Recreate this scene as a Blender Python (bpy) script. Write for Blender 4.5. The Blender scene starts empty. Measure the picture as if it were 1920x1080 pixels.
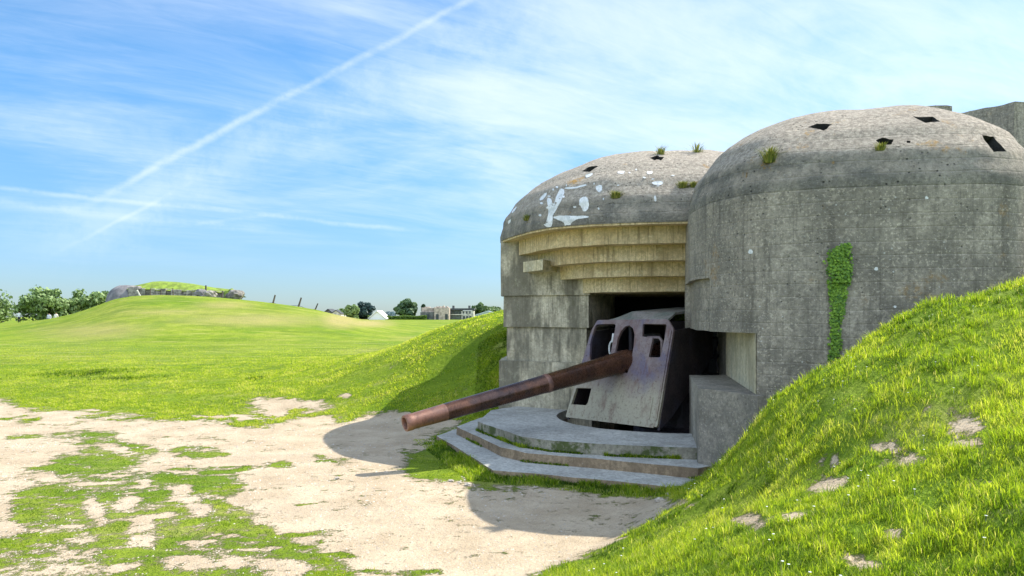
import bpy, bmesh, math, random
import numpy as np
from mathutils import Vector, Matrix
from mathutils.geometry import tessellate_polygon
from mathutils.bvhtree import BVHTree

random.seed(7); rng = np.random.default_rng(7)
D = bpy.data
scn = bpy.context.scene
C = scn.collection

# ---------------------------------------------------------------- camera
F, CH, HY = 1400.0, 2.5, 588.0          # focal length (px of a 1920 frame), eye height, horizon row
cam = D.cameras.new('camera'); co = D.objects.new('camera', cam); C.objects.link(co)
cam.sensor_width = 36; cam.lens = 36*F/1920
co.location = (0, 0, CH); co.rotation_euler = (math.pi/2, 0, 0)
cam.shift_y = (HY-540)/1920; cam.clip_start = .05; cam.clip_end = 9000
scn.camera = co
# ---------------------------------------------------------------- light
SUN = Vector((.79, .33, 1.0)).normalized()
EL = math.asin(SUN.z); AZ = math.atan2(SUN.x, SUN.y)
w = D.worlds.new('World'); scn.world = w; w.use_nodes = True
sl = D.lights.new('sun', 'SUN'); so = D.objects.new('sun', sl); C.objects.link(so)
sl.energy = 5.0; sl.angle = math.radians(.5); sl.color = (1, .95, .86)
so.rotation_euler = SUN.to_track_quat('Z', 'Y').to_euler()
scn.view_settings.view_transform = 'Standard'; scn.view_settings.look = 'None'
scn.view_settings.exposure = .72; scn.view_settings.gamma = 1
SKY_STRENGTH = .13

class NT:
    def __init__(s, tree): s.t = tree; s.n = tree.nodes; s.l = tree.links
    def new(s, typ, inp=None, **kw):
        nd = s.n.new(typ)
        for k, v in kw.items(): setattr(nd, k, v)
        if inp:
            for k, v in inp.items():
                if isinstance(v, bpy.types.NodeSocket): s.l.new(v, nd.inputs[k])
                else: nd.inputs[k].default_value = v
        return nd
    def math(s, op, a, b=None, c=None, clamp=False):
        d = {0: a}
        if b is not None: d[1] = b
        if c is not None: d[2] = c
        return s.new('ShaderNodeMath', d, operation=op, use_clamp=clamp).outputs[0]
    def vmath(s, op, a, b=None, out=0):
        d = {0: a}
        if b is not None: d[1] = b
        return s.new('ShaderNodeVectorMath', d, operation=op).outputs[out]
    def mix(s, f, a, b, mode='MIX'):
        return s.new('ShaderNodeMix', {0: f, 6: a, 7: b}, data_type='RGBA', blend_type=mode).outputs[2]
    def rng(s, v, a, b, c=0., d=1.):
        return s.new('ShaderNodeMapRange', {0: v, 1: a, 2: b, 3: c, 4: d}, interpolation_type='SMOOTHSTEP').outputs[0]
    def noise(s, vec, scale, detail=4., rough=.55, out=0, dist=0.):
        return s.new('ShaderNodeTexNoise', {'Vector': vec, 'Scale': scale, 'Detail': detail, 'Roughness': rough, 'Distortion': dist}).outputs[out]

def c4(r, g, b): return (r, g, b, 1.)

# ---- sky: Nishita with procedural cirrus and contrails placed by direction
def build_sky():
    t = NT(w.node_tree); t.n.clear()
    sky = t.new('ShaderNodeTexSky', sky_type='NISHITA', sun_disc=False, sun_elevation=EL, sun_rotation=AZ,
                altitude=0, air_density=1.0, dust_density=.15, ozone_density=3.5).outputs[0]
    hsv = t.new('ShaderNodeHueSaturation', {'Hue': .498, 'Saturation': 1.2, 'Value': 1.0, 'Color': sky}).outputs[0]
    g = t.new('ShaderNodeTexCoord').outputs['Generated']
    sep = t.new('ShaderNodeSeparateXYZ', {0: g}).outputs
    hsv = t.mix(1., hsv, t.mix(t.rng(sep[2], -.05, .32), c4(.35, .47, .69), c4(.95, 1, 1)), 'MULTIPLY')
    zc = t.math('MAXIMUM', t.math('ADD', sep[2], .12), .03)
    px = t.math('DIVIDE', sep[0], zc); py = t.math('DIVIDE', sep[1], zc)
    pv = t.new('ShaderNodeCombineXYZ', {0: px, 1: py, 2: 0.}).outputs[0]
    # streaky cirrus
    rot = t.new('ShaderNodeVectorRotate', {'Vector': pv, 'Angle': math.radians(-34)}, rotation_type='Z_AXIS').outputs[0]
    st = t.vmath('MULTIPLY', rot, (.8, 1.35, 1.))
    n1 = t.noise(st, 1.15, 8., .6, dist=.7)
    n2 = t.noise(pv, .75, 3., .5)
    n3 = t.noise(t.vmath('MULTIPLY', rot, (1.2, 5., 1.)), 2.2, 6., .65, dist=.9)
    cl = t.math('ADD', t.math('MULTIPLY', n1, .62), t.math('ADD', t.math('MULTIPLY', n2, .3), t.math('MULTIPLY', n3, .16)))
    side = t.rng(sep[0], -.6, .55, -.045, .14)       # more veil towards the sun side
    cl = t.math('ADD', cl, side)
    fac = t.rng(cl, .38, .80)
    low = t.rng(sep[2], .02, .22)
    fac = t.math('MULTIPLY', t.math('MULTIPLY', fac, low), .68)
    # contrails: great circles through two directions, soft ragged edges
    def trail(a, b, wd, amt, lo, hi):
        va = Vector((a[0]-960, F, HY-a[1])).normalized(); vb = Vector((b[0]-960, F, HY-b[1])).normalized()
        n = va.cross(vb).normalized(); m = ((va+vb)/2).normalized(); tang = (vb-va).normalized()
        d = t.math('ABSOLUTE', t.math('ADD', t.vmath('DOT_PRODUCT', g, tuple(n), 1),
            t.math('MULTIPLY', t.math('SUBTRACT', t.noise(g, 5., 6., .68), .5), wd*3.4)))
        k = t.rng(d, 0., wd, 1., 0.)
        s = t.vmath('DOT_PRODUCT', g, tuple(tang), 1)
        e = t.math('MULTIPLY', t.rng(s, lo, lo+.12), t.rng(s, hi-.12, hi, 1., 0.))
        br = t.rng(t.noise(g, 9., 6., .7), .34, .6, .12, 1.)
        fr = t.rng(t.vmath('DOT_PRODUCT', g, tuple(m), 1), .3, .6)
        return t.math('MULTIPLY', t.math('MULTIPLY', t.math('MULTIPLY', k, e), t.math('MULTIPLY', br, fr)), amt)
    def span(a, b):
        va = Vector((a[0]-960, F, HY-a[1])).normalized(); vb = Vector((b[0]-960, F, HY-b[1])).normalized()
        tg = (vb-va).normalized(); return va.dot(tg), vb.dot(tg)
    for a, b, wd, amt in (((190, 365), (890, -5), .0068, .36), ((-60, 346), (720, 425), .0045, .26), ((-60, 375), (430, 425), .008, .2),
                          ((170, 440), (262, 392), .004, .25), ((340, 425), (470, 408), .0035, .16), ((80, 440), (1000, 60), .06, .22)):
        lo, hi = span(a, b)
        fac = t.math('ADD', fac, t.math('MULTIPLY', t.math('SUBTRACT', 1., fac), trail(a, b, wd, amt, lo-.06, hi+.1)))
    # added bank of bright cloud behind the camera, unseen, to fill the shaded walls
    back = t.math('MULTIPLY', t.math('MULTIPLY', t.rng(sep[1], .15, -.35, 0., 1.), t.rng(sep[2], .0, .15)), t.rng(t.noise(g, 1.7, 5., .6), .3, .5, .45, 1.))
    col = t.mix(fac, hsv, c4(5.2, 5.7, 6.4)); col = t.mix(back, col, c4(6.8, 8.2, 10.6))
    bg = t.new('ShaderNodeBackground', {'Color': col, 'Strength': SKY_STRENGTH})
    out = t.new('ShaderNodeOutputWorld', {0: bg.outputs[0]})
build_sky()

# ---------------------------------------------------------------- helpers
def P(px, py, Y): return Vector(((px-960)/F*Y, Y, CH+(HY-py)/F*Y))
def G(px, py, Z=0.):
    Y = (CH-Z)*F/(py-HY); return Vector(((px-960)/F*Y, Y, Z))
def tag(o, label=None, cat=None, group=None, kind=None):
    if label: o['label'] = label
    if cat: o['category'] = cat
    if group: o['group'] = group
    if kind: o['kind'] = kind
    return o
def empty(name, loc=(0, 0, 0), **kw):
    o = D.objects.new(name, None); C.objects.link(o); o.location = loc; o.empty_display_size = .3
    o['_l'] = 0; del o['_l']
    return tag(o, **kw)
class MB:
    def __init__(s): s.v = []; s.f = []; s.m = []
    def add(s, vs, fs, mi=0):
        b = len(s.v); s.v.extend([tuple(v) for v in vs]); s.f.extend([tuple(b+i for i in f) for f in fs]); s.m.extend([mi]*len(fs))
    def box(s, c, size, rz=0., rx=0., ry=0., mi=0, taper=1.):
        M = Matrix.Translation(c) @ Matrix.Rotation(rz, 4, 'Z') @ Matrix.Rotation(rx, 4, 'X') @ Matrix.Rotation(ry, 4, 'Y')
        x, y, z = [q/2 for q in size]
        vs = [M @ Vector((a*x*(taper if k > 0 else 1), b*y*(taper if k > 0 else 1), k*z)) for k in (-1, 1) for a, b in ((-1, -1), (1, -1), (1, 1), (-1, 1))]
        s.add(vs, [(0, 3, 2, 1), (4, 5, 6, 7), (0, 1, 5, 4), (1, 2, 6, 5), (2, 3, 7, 6), (3, 0, 4, 7)], mi)
    def tube(s, pts, rad, n=10, cap=True, mi=0):
        pts = [Vector(p) for p in pts]; rs = rad if isinstance(rad, (list, tuple)) else [rad]*len(pts)
        vs = []; fs = []
        prev = None
        for i, p in enumerate(pts):
            d = (pts[min(i+1, len(pts)-1)]-pts[max(i-1, 0)])
            if d.length < 1e-9: d = prev or Vector((0, 0, 1))
            d.normalize(); prev = d
            u = d.orthogonal().normalized() if i == 0 else (u - d*u.dot(d)).normalized()
            v = d.cross(u)
            for k in range(n):
                a = 2*math.pi*k/n; vs.append(p+(u*math.cos(a)+v*math.sin(a))*rs[i])
        for i in range(len(pts)-1):
            for k in range(n): fs.append((i*n+k, i*n+(k+1) % n, (i+1)*n+(k+1) % n, (i+1)*n+k))
        if cap: fs.append(tuple(range(n))[::-1]); fs.append(tuple((len(pts)-1)*n+k for k in range(n)))
        s.add(vs, fs, mi)
    def obj(s, name, mat, parent=None, smooth=False, bevel=0., loc=None):
        me = D.meshes.new(name); me.from_pydata(s.v, [], s.f); 
        for m in (mat if isinstance(mat, (list, tuple)) else [mat]): me.materials.append(m)
        if isinstance(mat, (list, tuple)): me.polygons.foreach_set('material_index', s.m)
        bm = bmesh.new(); bm.from_mesh(me); bmesh.ops.remove_doubles(bm, verts=bm.verts, dist=1e-5)
        bmesh.ops.recalc_face_normals(bm, faces=bm.faces); bm.to_mesh(me); bm.free()
        o = D.objects.new(name, me); C.objects.link(o)
        if parent:
            o.parent = parent; o.matrix_parent_inverse = Matrix.Translation(-Vector(parent.location))
        if smooth:
            me.polygons.foreach_set('use_smooth', [True]*len(me.polygons))
        if name in ('wing_wall', 'canopy_step', 'canopy_soffit', 'step'):
            me.polygons.foreach_set('use_smooth', [True]*len(me.polygons)); es = o.modifiers.new('e', 'EDGE_SPLIT'); es.split_angle = math.radians(32); bevel = 0
        if bevel:
            b = o.modifiers.new('b', 'BEVEL'); b.width = bevel; b.segments = 2; b.limit_method = 'ANGLE'; b.angle_limit = math.radians(40)
        return o

# cheap lattice noise in numpy (2-D / 3-D)
_h = rng.random((64, 64, 64))
def vnoise(x, y, z=0.):
    x = np.asarray(x, float); y = np.asarray(y, float); z = np.zeros_like(x)+z
    xi = np.floor(x).astype(int); yi = np.floor(y).astype(int); zi = np.floor(z).astype(int)
    xf, yf, zf = x-xi, y-yi, z-zi
    xf = xf*xf*(3-2*xf); yf = yf*yf*(3-2*yf); zf = zf*zf*(3-2*zf)
    r = 0
    for a in (0, 1):
        for b in (0, 1):
            for c in (0, 1):
                r = r + _h[(xi+a) & 63, (yi+b) & 63, (zi+c) & 63]*(xf if a else 1-xf)*(yf if b else 1-yf)*(zf if c else 1-zf)
    return r-.5
def fbm(x, y, z=0., o=4):
    r = 0; a = 1.
    for i in range(o):
        r = r+a*vnoise(x*2**i+11.3*i, y*2**i+5.7*i, z*2**i if np.ndim(z) or z else 3.1*i); a *= .5
    return r
def sstep(a, b, x):
    t = np.clip((x-a)/(b-a), 0, 1); return t*t*(3-2*t)

def spline(pts, n=16, closed=True):
    out = []; N = len(pts); pts = [Vector(p) for p in pts]
    for i in range(N if closed else N-1):
        p0, p1, p2, p3 = [pts[(i+k) % N] if closed else pts[min(max(i+k, 0), N-1)] for k in (-1, 0, 1, 2)]
        for j in range(n):
            t = j/n
            out.append(.5*((2*p1)+(p2-p0)*t+(2*p0-5*p1+4*p2-p3)*t*t+(3*p1-p0-3*p2+p3)*t**3))
    return out
def resample(ring, step):
    out = []
    for i, p in enumerate(ring):
        q = ring[(i+1) % len(ring)]; n = max(1, int((q-p).length/step+.5))
        for j in range(n): out.append(p.lerp(q, j/n))
    return out
def area(r): return sum(r[i].x*r[(i+1) % len(r)].y-r[(i+1) % len(r)].x*r[i].y for i in range(len(r)))/2
def ccw(r): return r if area(r) > 0 else r[::-1]
def offset(ring, d):                       # positive = inwards (ccw ring, sharp polygons too)
    ring = ccw(ring); out = []; n = len(ring)
    for i in range(n):
        a, b, c = ring[i-1], ring[i], ring[(i+1) % n]
        e1 = (b-a).normalized(); e2 = (c-b).normalized()
        n1 = Vector((-e1.y, e1.x)); n2 = Vector((-e2.y, e2.x)); m = (n1+n2)
        m = m/max(m.dot(n1)*1., .25) if m.length > 1e-6 else n1
        out.append(b+m*d)
    return out
def clip_right(ring, a, b):                # keep the part to the right of line a->b
    a = Vector(a); b = Vector(b); d = b-a; out = []
    sd = lambda p: d.x*(p.y-a.y)-d.y*(p.x-a.x)
    for i, p in enumerate(ring):
        q = ring[(i+1) % len(ring)]; s, t = sd(p), sd(q)
        if s <= 0: out.append(p)
        if (s < 0) != (t < 0) and s != t and abs(s) > 1e-9 and abs(t) > 1e-9: out.append(p.lerp(q, s/(s-t)))
    return out
def V2(l): return [Vector(p) for p in l]
def cap(mb, ring, z, up=True, mi=0):
    tri = tessellate_polygon([[Vector((p.x, p.y, 0)) for p in ring]])
    mb.add([(p.x, p.y, z) for p in ring], [t if up else t[::-1] for t in tri], mi)
def wob(v, amp):
    x, y, z = v
    k = np.array([x, y, z])
    return Vector((x+float(fbm(y*2.1+z, z*2.3, 4.2, 3))*amp, y+float(fbm(x*2.1+z*.7, z*2.3, 9.7, 3))*amp, z+float(fbm(x*2.2, y*2.2, 2.9, 3))*amp))
def prism(mb, ring, z0, z1, top=True, bot=True, step=.12, amp=.012, mi=0):
    ring = resample(ccw(ring), step); nz = max(1, int((z1-z0)/.25)); n = len(ring)
    zs = [z0+(z1-z0)*k/nz for k in range(nz+1)]
    vs = [wob((p.x, p.y, z), amp) for z in zs for p in ring]
    fs = [(k*n+i, k*n+(i+1) % n, (k+1)*n+(i+1) % n, (k+1)*n+i) for k in range(nz) for i in range(n)]
    tri = tessellate_polygon([[Vector((p.x, p.y, 0)) for p in ring]])
    if bot: fs += [t[::-1] for t in tri]
    if top: fs += [tuple(nz*n+i for i in t) for t in tri]
    mb.add(vs, fs, mi)
def inside(ring, x, y):
    x = np.asarray(x); y = np.asarray(y); r = np.zeros(x.shape, bool); n = len(ring)
    for i in range(n):
        x1, y1 = ring[i][0], ring[i][1]; x2, y2 = ring[(i+1) % n][0], ring[(i+1) % n][1]
        if y1 == y2: continue
        c = ((y1 > y) != (y2 > y)) & (x < (x2-x1)*(y-y1)/(y2-y1)+x1); r ^= c
    return r

# ---------------------------------------------------------------- materials
def mat(name, fn, **kw):
    m = D.materials.new(name); m.use_nodes = True; t = NT(m.node_tree); t.n.clear()
    b = t.n.new('ShaderNodeBsdfPrincipled'); o = t.n.new('ShaderNodeOutputMaterial'); t.l.new(b.outputs[0], o.inputs[0])
    pos = t.new('ShaderNodeNewGeometry').outputs['Position']
    fn(t, b, pos); return m
def setb(t, b, k, v):
    if isinstance(v, bpy.types.NodeSocket): t.l.new(v, b.inputs[k])
    else: b.inputs[k].default_value = v
def bump(t, b, h, strength=.6, dist=.02, prev=None):
    d = {'Height': h, 'Strength': strength, 'Distance': dist}
    if prev: d['Normal'] = prev
    n = t.new('ShaderNodeBump', d).outputs[0]; t.l.new(n, b.inputs['Normal']); return n

def concrete(base, dark, light, pit=.5, streak=.4, lichen=0., lit_topcol=None, boards=0., speck=.5, moss=0., rough_bump=.5, vboards=0., blotch=0., drip=0., mottle=.3):
    def fn(t, b, pos):
        big = t.noise(pos, .55, 5., .6); med = t.noise(pos, 2.6, 6., .62); fine = t.noise(pos, 17., 6., .7); grit = t.noise(pos, 60., 3., .6)
        st = t.noise(t.vmath('MULTIPLY', pos, (5., 5., .38)), 1., 5., .65)
        col = t.mix(t.rng(med, .33, .68), c4(*dark), c4(*base))
        col = t.mix(t.rng(big, .4, .68, 0., .8), col, c4(*light))
        col = t.mix(t.math('MULTIPLY', t.rng(st, .5, .72), streak), col, c4(*[q*.42 for q in dark]))
        col = t.mix(t.rng(fine, .40, .62, 0., .55), col, c4(*[q*.42 for q in base]))
        g2 = t.noise(pos, 27., 3., .6); col = t.mix(t.rng(g2, .55, .68, 0., .6*min(1., speck*1.4)), col, c4(*[min(1, q*1.7) for q in base]))
        if vboards:
            a_ = t.new('ShaderNodeSeparateXYZ', {0: pos}).outputs; u_ = t.math('SUBTRACT', a_[0], t.math('MULTIPLY', a_[1], .9))
            k_ = t.rng(t.math('ABSOLUTE', t.math('SUBTRACT', t.math('FRACT', t.math('MULTIPLY', u_, 7.5)), .5)), 0., .06, 1., 0.)
            col = t.mix(t.math('MULTIPLY', k_, t.rng(med, .4, .55, .05, .6)), col, c4(*[q*.4 for q in dark]))
        mo = t.noise(pos, 15., 9., .85); mo2 = t.noise(t.vmath('ADD', pos, (7., 3., 1.)), 5., 9., .8)
        col = t.mix(t.math('MULTIPLY', t.rng(mo, .47, .60), mottle), col, c4(*[q*.38 for q in base])); lite = t.math('MULTIPLY', t.rng(mo2, .53, .66), mottle*.8)
        if blotch:
            bl = t.noise(t.vmath('MULTIPLY', pos, (1.5, 1.5, .45)), 1.25, 4., .6); col = t.mix(t.math('MULTIPLY', t.rng(bl, .47, .6), blotch), col, c4(*[q*.55 for q in dark]))
        if drip:
            dn = t.noise(t.vmath('MULTIPLY', pos, (17., 17., .9)), 1., 4., .7); col = t.mix(t.math('MULTIPLY', t.rng(dn, .53, .66), drip), col, c4(*[q*.3 for q in dark]))
        if lit_topcol:  # upward faces paler: the sunlit dome tops are painted in
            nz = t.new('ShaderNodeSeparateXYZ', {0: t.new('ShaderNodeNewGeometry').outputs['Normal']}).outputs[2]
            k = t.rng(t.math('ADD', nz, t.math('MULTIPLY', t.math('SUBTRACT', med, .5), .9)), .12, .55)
            tc = t.mix(t.rng(fine, .35, .65), c4(*[q*.62 for q in lit_topcol]), c4(*lit_topcol)); tc = t.mix(t.rng(mo, .45, .60, 0., .75), tc, c4(*[q*.36 for q in lit_topcol])); col = t.mix(k, col, tc)
        vor = t.new('ShaderNodeTexVoronoi', {'Vector': pos, 'Scale': 15., 'Randomness': 1.})
        pits = t.math('MULTIPLY', t.rng(vor.outputs['Distance'], .12, .26, 1., 0.), t.rng(t.new('ShaderNodeSeparateXYZ', {0: vor.outputs['Color']}).outputs[0], .5, .7))
        pits = t.math('MULTIPLY', pits, t.rng(t.noise(pos, .9, 4., .6), .42, .6)); col = t.mix(t.math('MULTIPLY', pits, pit), col, c4(.035, .037, .035))
        v2 = t.new('ShaderNodeTexVoronoi', {'Vector': pos, 'Scale': 7., 'Randomness': 1.})
        sp = t.math('MULTIPLY', t.rng(v2.outputs['Distance'], .05, .1, 1., 0.), t.rng(t.new('ShaderNodeSeparateXYZ', {0: v2.outputs['Color']}).outputs[1], .62, .66))
        sp2 = t.math('MULTIPLY', t.rng(t.noise(pos, 42., 2., .5), .68, .74), .8)
        col = t.mix(t.math('MULTIPLY', t.math('MAXIMUM', sp, sp2), speck), col, c4(.55, .55, .5))
        col = t.mix(lite, col, c4(*[min(1, q*1.9) for q in base]))
        if lichen:
            ln = t.math('MULTIPLY', t.rng(t.noise(pos, 1.5, 6., .7), .60, .68), t.rng(fine, .4, .6)); col = t.mix(t.math('MULTIPLY', ln, lichen), col, c4(.36, .2, .04))
        if moss:
            mm = t.math('MULTIPLY', t.rng(t.noise(pos, 3.1, 5., .65), .58-.11*(moss > .9), .68-.09*(moss > .9)), moss); col = t.mix(mm, col, t.mix(fine, c4(.035, .045, .015), c4(.09, .12, .03)))
        setb(t, b, 'Base Color', col); setb(t, b, 'Roughness', .93); setb(t, b, 'Specular IOR Level', .2)
        h = t.math('ADD', t.math('MULTIPLY', med, .5), t.math('ADD', t.math('MULTIPLY', fine, .5), t.math('MULTIPLY', mo, .9)))
        h = t.math('SUBTRACT', h, t.math('MULTIPLY', pits, .7*pit))
        if boards:
            zz = t.new('ShaderNodeSeparateXYZ', {0: pos}).outputs[2]
            fr = t.math('FRACT', t.math('ADD', t.math('MULTIPLY', zz, 5.6), t.math('MULTIPLY', big, .5)))
            h = t.math('SUBTRACT', h, t.math('MULTIPLY', t.rng(t.math('ABSOLUTE', t.math('SUBTRACT', fr, .5)), .0, .09, 1., 0.), boards))
        if vboards:
            a = t.new('ShaderNodeSeparateXYZ', {0: pos}).outputs; u = t.math('SUBTRACT', a[0], t.math('MULTIPLY', a[1], .9))
            fr = t.math('FRACT', t.math('MULTIPLY', u, 7.5)); k = t.rng(t.math('ABSOLUTE', t.math('SUBTRACT', fr, .5)), 0., .07, 1., 0.)
            h = t.math('SUBTRACT', h, t.math('MULTIPLY', k, vboards)); 
        bump(t, b, h, rough_bump, .045)
    return fn
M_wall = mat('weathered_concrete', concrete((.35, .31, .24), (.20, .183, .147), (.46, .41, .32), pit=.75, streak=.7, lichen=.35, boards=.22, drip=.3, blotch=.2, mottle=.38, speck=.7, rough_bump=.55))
M_dome = mat('dome_concrete', concrete((.30, .275, .22), (.145, .14, .122), (.39, .36, .285), pit=.9, streak=.2, lichen=.9, lit_topcol=(.52, .45, .355), boards=.2, speck=.35, rough_bump=1., mottle=.45))
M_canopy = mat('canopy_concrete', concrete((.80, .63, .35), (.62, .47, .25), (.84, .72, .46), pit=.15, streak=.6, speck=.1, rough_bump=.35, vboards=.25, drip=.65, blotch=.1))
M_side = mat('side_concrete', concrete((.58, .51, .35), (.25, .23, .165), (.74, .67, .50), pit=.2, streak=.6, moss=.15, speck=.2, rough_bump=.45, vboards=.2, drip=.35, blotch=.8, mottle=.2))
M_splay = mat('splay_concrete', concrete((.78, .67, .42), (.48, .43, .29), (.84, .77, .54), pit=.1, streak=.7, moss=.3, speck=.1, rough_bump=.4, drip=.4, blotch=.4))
M_block = mat('block_concrete', concrete((.36, .32, .25), (.19, .175, .145), (.47, .43, .34), pit=.45, streak=.6, moss=.15, lichen=.3, speck=.4, rough_bump=.6))
M_step = mat('step_concrete', concrete((.47, .46, .41), (.33, .32, .28), (.56, .55, .49), pit=.2, streak=.1, moss=.06, speck=.2, rough_bump=.45))
M_room = mat('room_shade_concrete', concrete((.05, .05, .048), (.03, .03, .03), (.07, .07, .065), pit=.2, streak=.3, speck=.05))  # near-black: the shade of the room and pit floor is put into the colour
M_cav = mat('cavity_shade_concrete', concrete((.05, .05, .045), (.03, .03, .03), (.06, .06, .05), pit=.5, speck=.2))  # socket insides near-black, with the recess shade painted into the concrete

def mossy_step(t, b, pos):
    concrete((.34, .31, .24), (.2, .19, .14), (.4, .38, .3), pit=.25, streak=.3, moss=.93, speck=.1)(t, b, pos)
M_brownriser = mat('stained_riser_concrete', concrete((.33, .24, .15), (.19, .14, .09), (.40, .31, .20), pit=.3, streak=.6, moss=.25, speck=.15))
M_riser = mat('mossy_riser_concrete', mossy_step)

def paint(c1, c2, c3, c4_, rough=.6, metal=0., sc=3., lowz=None):
    def fn(t, b, pos):
        a = t.noise(pos, sc, 6., .6); bb = t.noise(pos, sc*.5, 4., .6, out=0, dist=.5); f = t.noise(pos, 26., 5., .7)
        st = t.noise(t.vmath('MULTIPLY', pos, (9., 9., .9)), 1., 4., .6)
        col = t.mix(t.rng(a, .38, .62), c4(*c1), c4(*c2)); col = t.mix(t.rng(bb, .5, .66), col, c4(*c3))
        if lowz:
            z = t.new('ShaderNodeSeparateXYZ', {0: pos}).outputs[2]
            col = t.mix(t.rng(t.math('ADD', z, t.math('MULTIPLY', t.math('SUBTRACT', a, .5), .7)), lowz[0], lowz[1], .9, 0.), col, c4(*lowz[2]))
        col = t.mix(t.math('MULTIPLY', t.rng(st, .5, .7), .55), col, c4(*c4_)); col = t.mix(t.rng(f, .5, .72, 0., .6), col, c4(*[q*.6 for q in c4_]))
        setb(t, b, 'Base Color', col); setb(t, b, 'Roughness', t.rng(f, .3, .7, rough-.12, rough+.15)); setb(t, b, 'Metallic', metal)
        bump(t, b, t.math('ADD', f, t.math('MULTIPLY', a, .5)), .25, .01)
    return fn
M_shield = mat('faded_shield_paint', paint((.14, .10, .095), (.20, .155, .145), (.115, .095, .13), (.11, .04, .025), lowz=(.9, 1.45, (.34, .31, .215))))
M_roofp = mat('faded_roof_plate', paint((.13, .15, .13), (.20, .21, .18), (.24, .22, .2), (.09, .06, .045)))
M_barrel = mat('rusty_brown_barrel', paint((.085, .040, .027), (.14, .066, .040), (.07, .042, .036), (.035, .018, .014), rough=.27, metal=.6, sc=4.))
M_barrel2 = mat('barrel_lit_tip_band', paint((.19, .09, .06), (.25, .125, .085), (.14, .075, .06), (.08, .035, .025), rough=.42, metal=.25, sc=5.))  # lighter barrel copy with the sunlit muzzle painted in; also colours the pale ring
M_iron = mat('dark_iron', paint((.035, .03, .032), (.06, .045, .045), (.05, .045, .06), (.03, .018, .014), rough=.6, metal=.4))
M_white = mat('chalky_white_paint', paint((.62, .63, .6), (.72, .72, .7), (.5, .52, .5), (.4, .4, .36), rough=.85, sc=6.))
M_wood = mat('grey_post_wood', paint((.10, .075, .055), (.14, .11, .08), (.08, .07, .06), (.05, .04, .03), rough=.9))
def simple(c, rough=.85, var=.35, sc=8.):
    def fn(t, b, pos):
        a = t.noise(pos, sc, 5., .6); setb(t, b, 'Base Color', t.mix(t.rng(a, .35, .65), c4(*[q*(1-var) for q in c]), c4(*[min(1, q*(1+var*.6)) for q in c])))
        setb(t, b, 'Roughness', rough); bump(t, b, a, .3, .03)
    return fn

# ground
def f_ground(t, b, pos):
    at = t.new('ShaderNodeAttribute', attribute_name='grass_cover').outputs['Fac']
    n1 = t.noise(pos, 9., 5., .65); n2 = t.noise(pos, 34., 4., .7); n3 = t.noise(pos, 1.3, 5., .6); n4 = t.noise(pos, .22, 4., .6)
    n5 = t.noise(t.vmath('MULTIPLY', pos, (.25, 1.2, 1.)), .6, 5., .6)
    m = t.math('ADD', at, t.math('ADD', t.math('MULTIPLY', t.math('SUBTRACT', n1, .5), 2.2), t.math('MULTIPLY', t.math('SUBTRACT', n2, .5), 2.0)))
    m = t.rng(m, -.28, .34)
    sand = t.mix(t.rng(n3, .3, .7), c4(.37, .285, .185), c4(.50, .40, .275))
    sand = t.mix(t.rng(n2, .50, .68, 0., .5), sand, c4(.27, .21, .15)); sand = t.mix(t.rng(n1, .50, .70, 0., .45), sand, c4(.30, .24, .165)); n7 = t.noise(pos, 75., 3., .7); sand = t.mix(t.rng(n7, .52, .66, 0., .4), sand, c4(.62, .55, .44))
    sand = t.mix(t.rng(n5, .5, .72, 0., .35), sand, c4(.42, .34, .25))
    peb = t.new('ShaderNodeTexVoronoi', {'Vector': pos, 'Scale': 26.})
    pk = t.math('MULTIPLY', t.rng(peb.outputs['Distance'], .15, .28, 1., 0.), t.rng(t.new('ShaderNodeSeparateXYZ', {0: peb.outputs['Color']}).outputs[0], .8, .86))
    sand = t.mix(t.math('MULTIPLY', pk, .55), sand, c4(.33, .29, .24))
    gr = t.mix(t.rng(n3, .35, .65), c4(.155, .225, .014), c4(.23, .295, .022))
    gr = t.mix(t.rng(n5, .42, .68, 0., .75), gr, c4(.29, .31, .05))
    gr = t.mix(t.rng(n4, .47, .62, 0., .75), gr, c4(.12, .205, .014))
    n6 = t.noise(t.vmath('MULTIPLY', pos, (.5, 1.1, 1.)), .45, 6., .7); gr = t.mix(t.rng(n6, .48, .62, 0., .55), gr, c4(.085, .15, .01))
    n8 = t.noise(t.vmath('MULTIPLY', pos, (1., 1.9, 1.)), 2.4, 7., .72); gr = t.mix(t.rng(n8, .46, .66, 0., .6), gr, c4(.10, .16, .012))
    n9 = t.noise(t.vmath('MULTIPLY', pos, (.35, 1.6, 1.)), .9, 6., .7); gr = t.mix(t.rng(n9, .52, .68, 0., .55), gr, c4(.34, .33, .10))
    gr = t.mix(t.rng(n2, .5, .72, 0., .5), gr, c4(.08, .13, .008))
    gr = t.mix(t.rng(n1, .5, .7, 0., .4), gr, c4(.10, .16, .01))
    dry = t.new('ShaderNodeAttribute', attribute_name='dry').outputs['Fac']
    gr = t.mix(t.math('MULTIPLY', dry, t.rng(n1, .3, .65, .4, 1.)), gr, c4(.36, .29, .12))
    setb(t, b, 'Base Color', t.mix(m, sand, gr)); setb(t, b, 'Roughness', .95); setb(t, b, 'Specular IOR Level', .1)
    h = t.math('ADD', t.math('MULTIPLY', n2, .5), t.math('ADD', n1, t.math('MULTIPLY', m, t.math('MULTIPLY', n1, 1.6))))
    h = t.math('ADD', h, t.math('MULTIPLY', pk, .25))
    bump(t, b, h, .9, .04)
M_ground = mat('grass_and_trodden_earth', f_ground)

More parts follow.
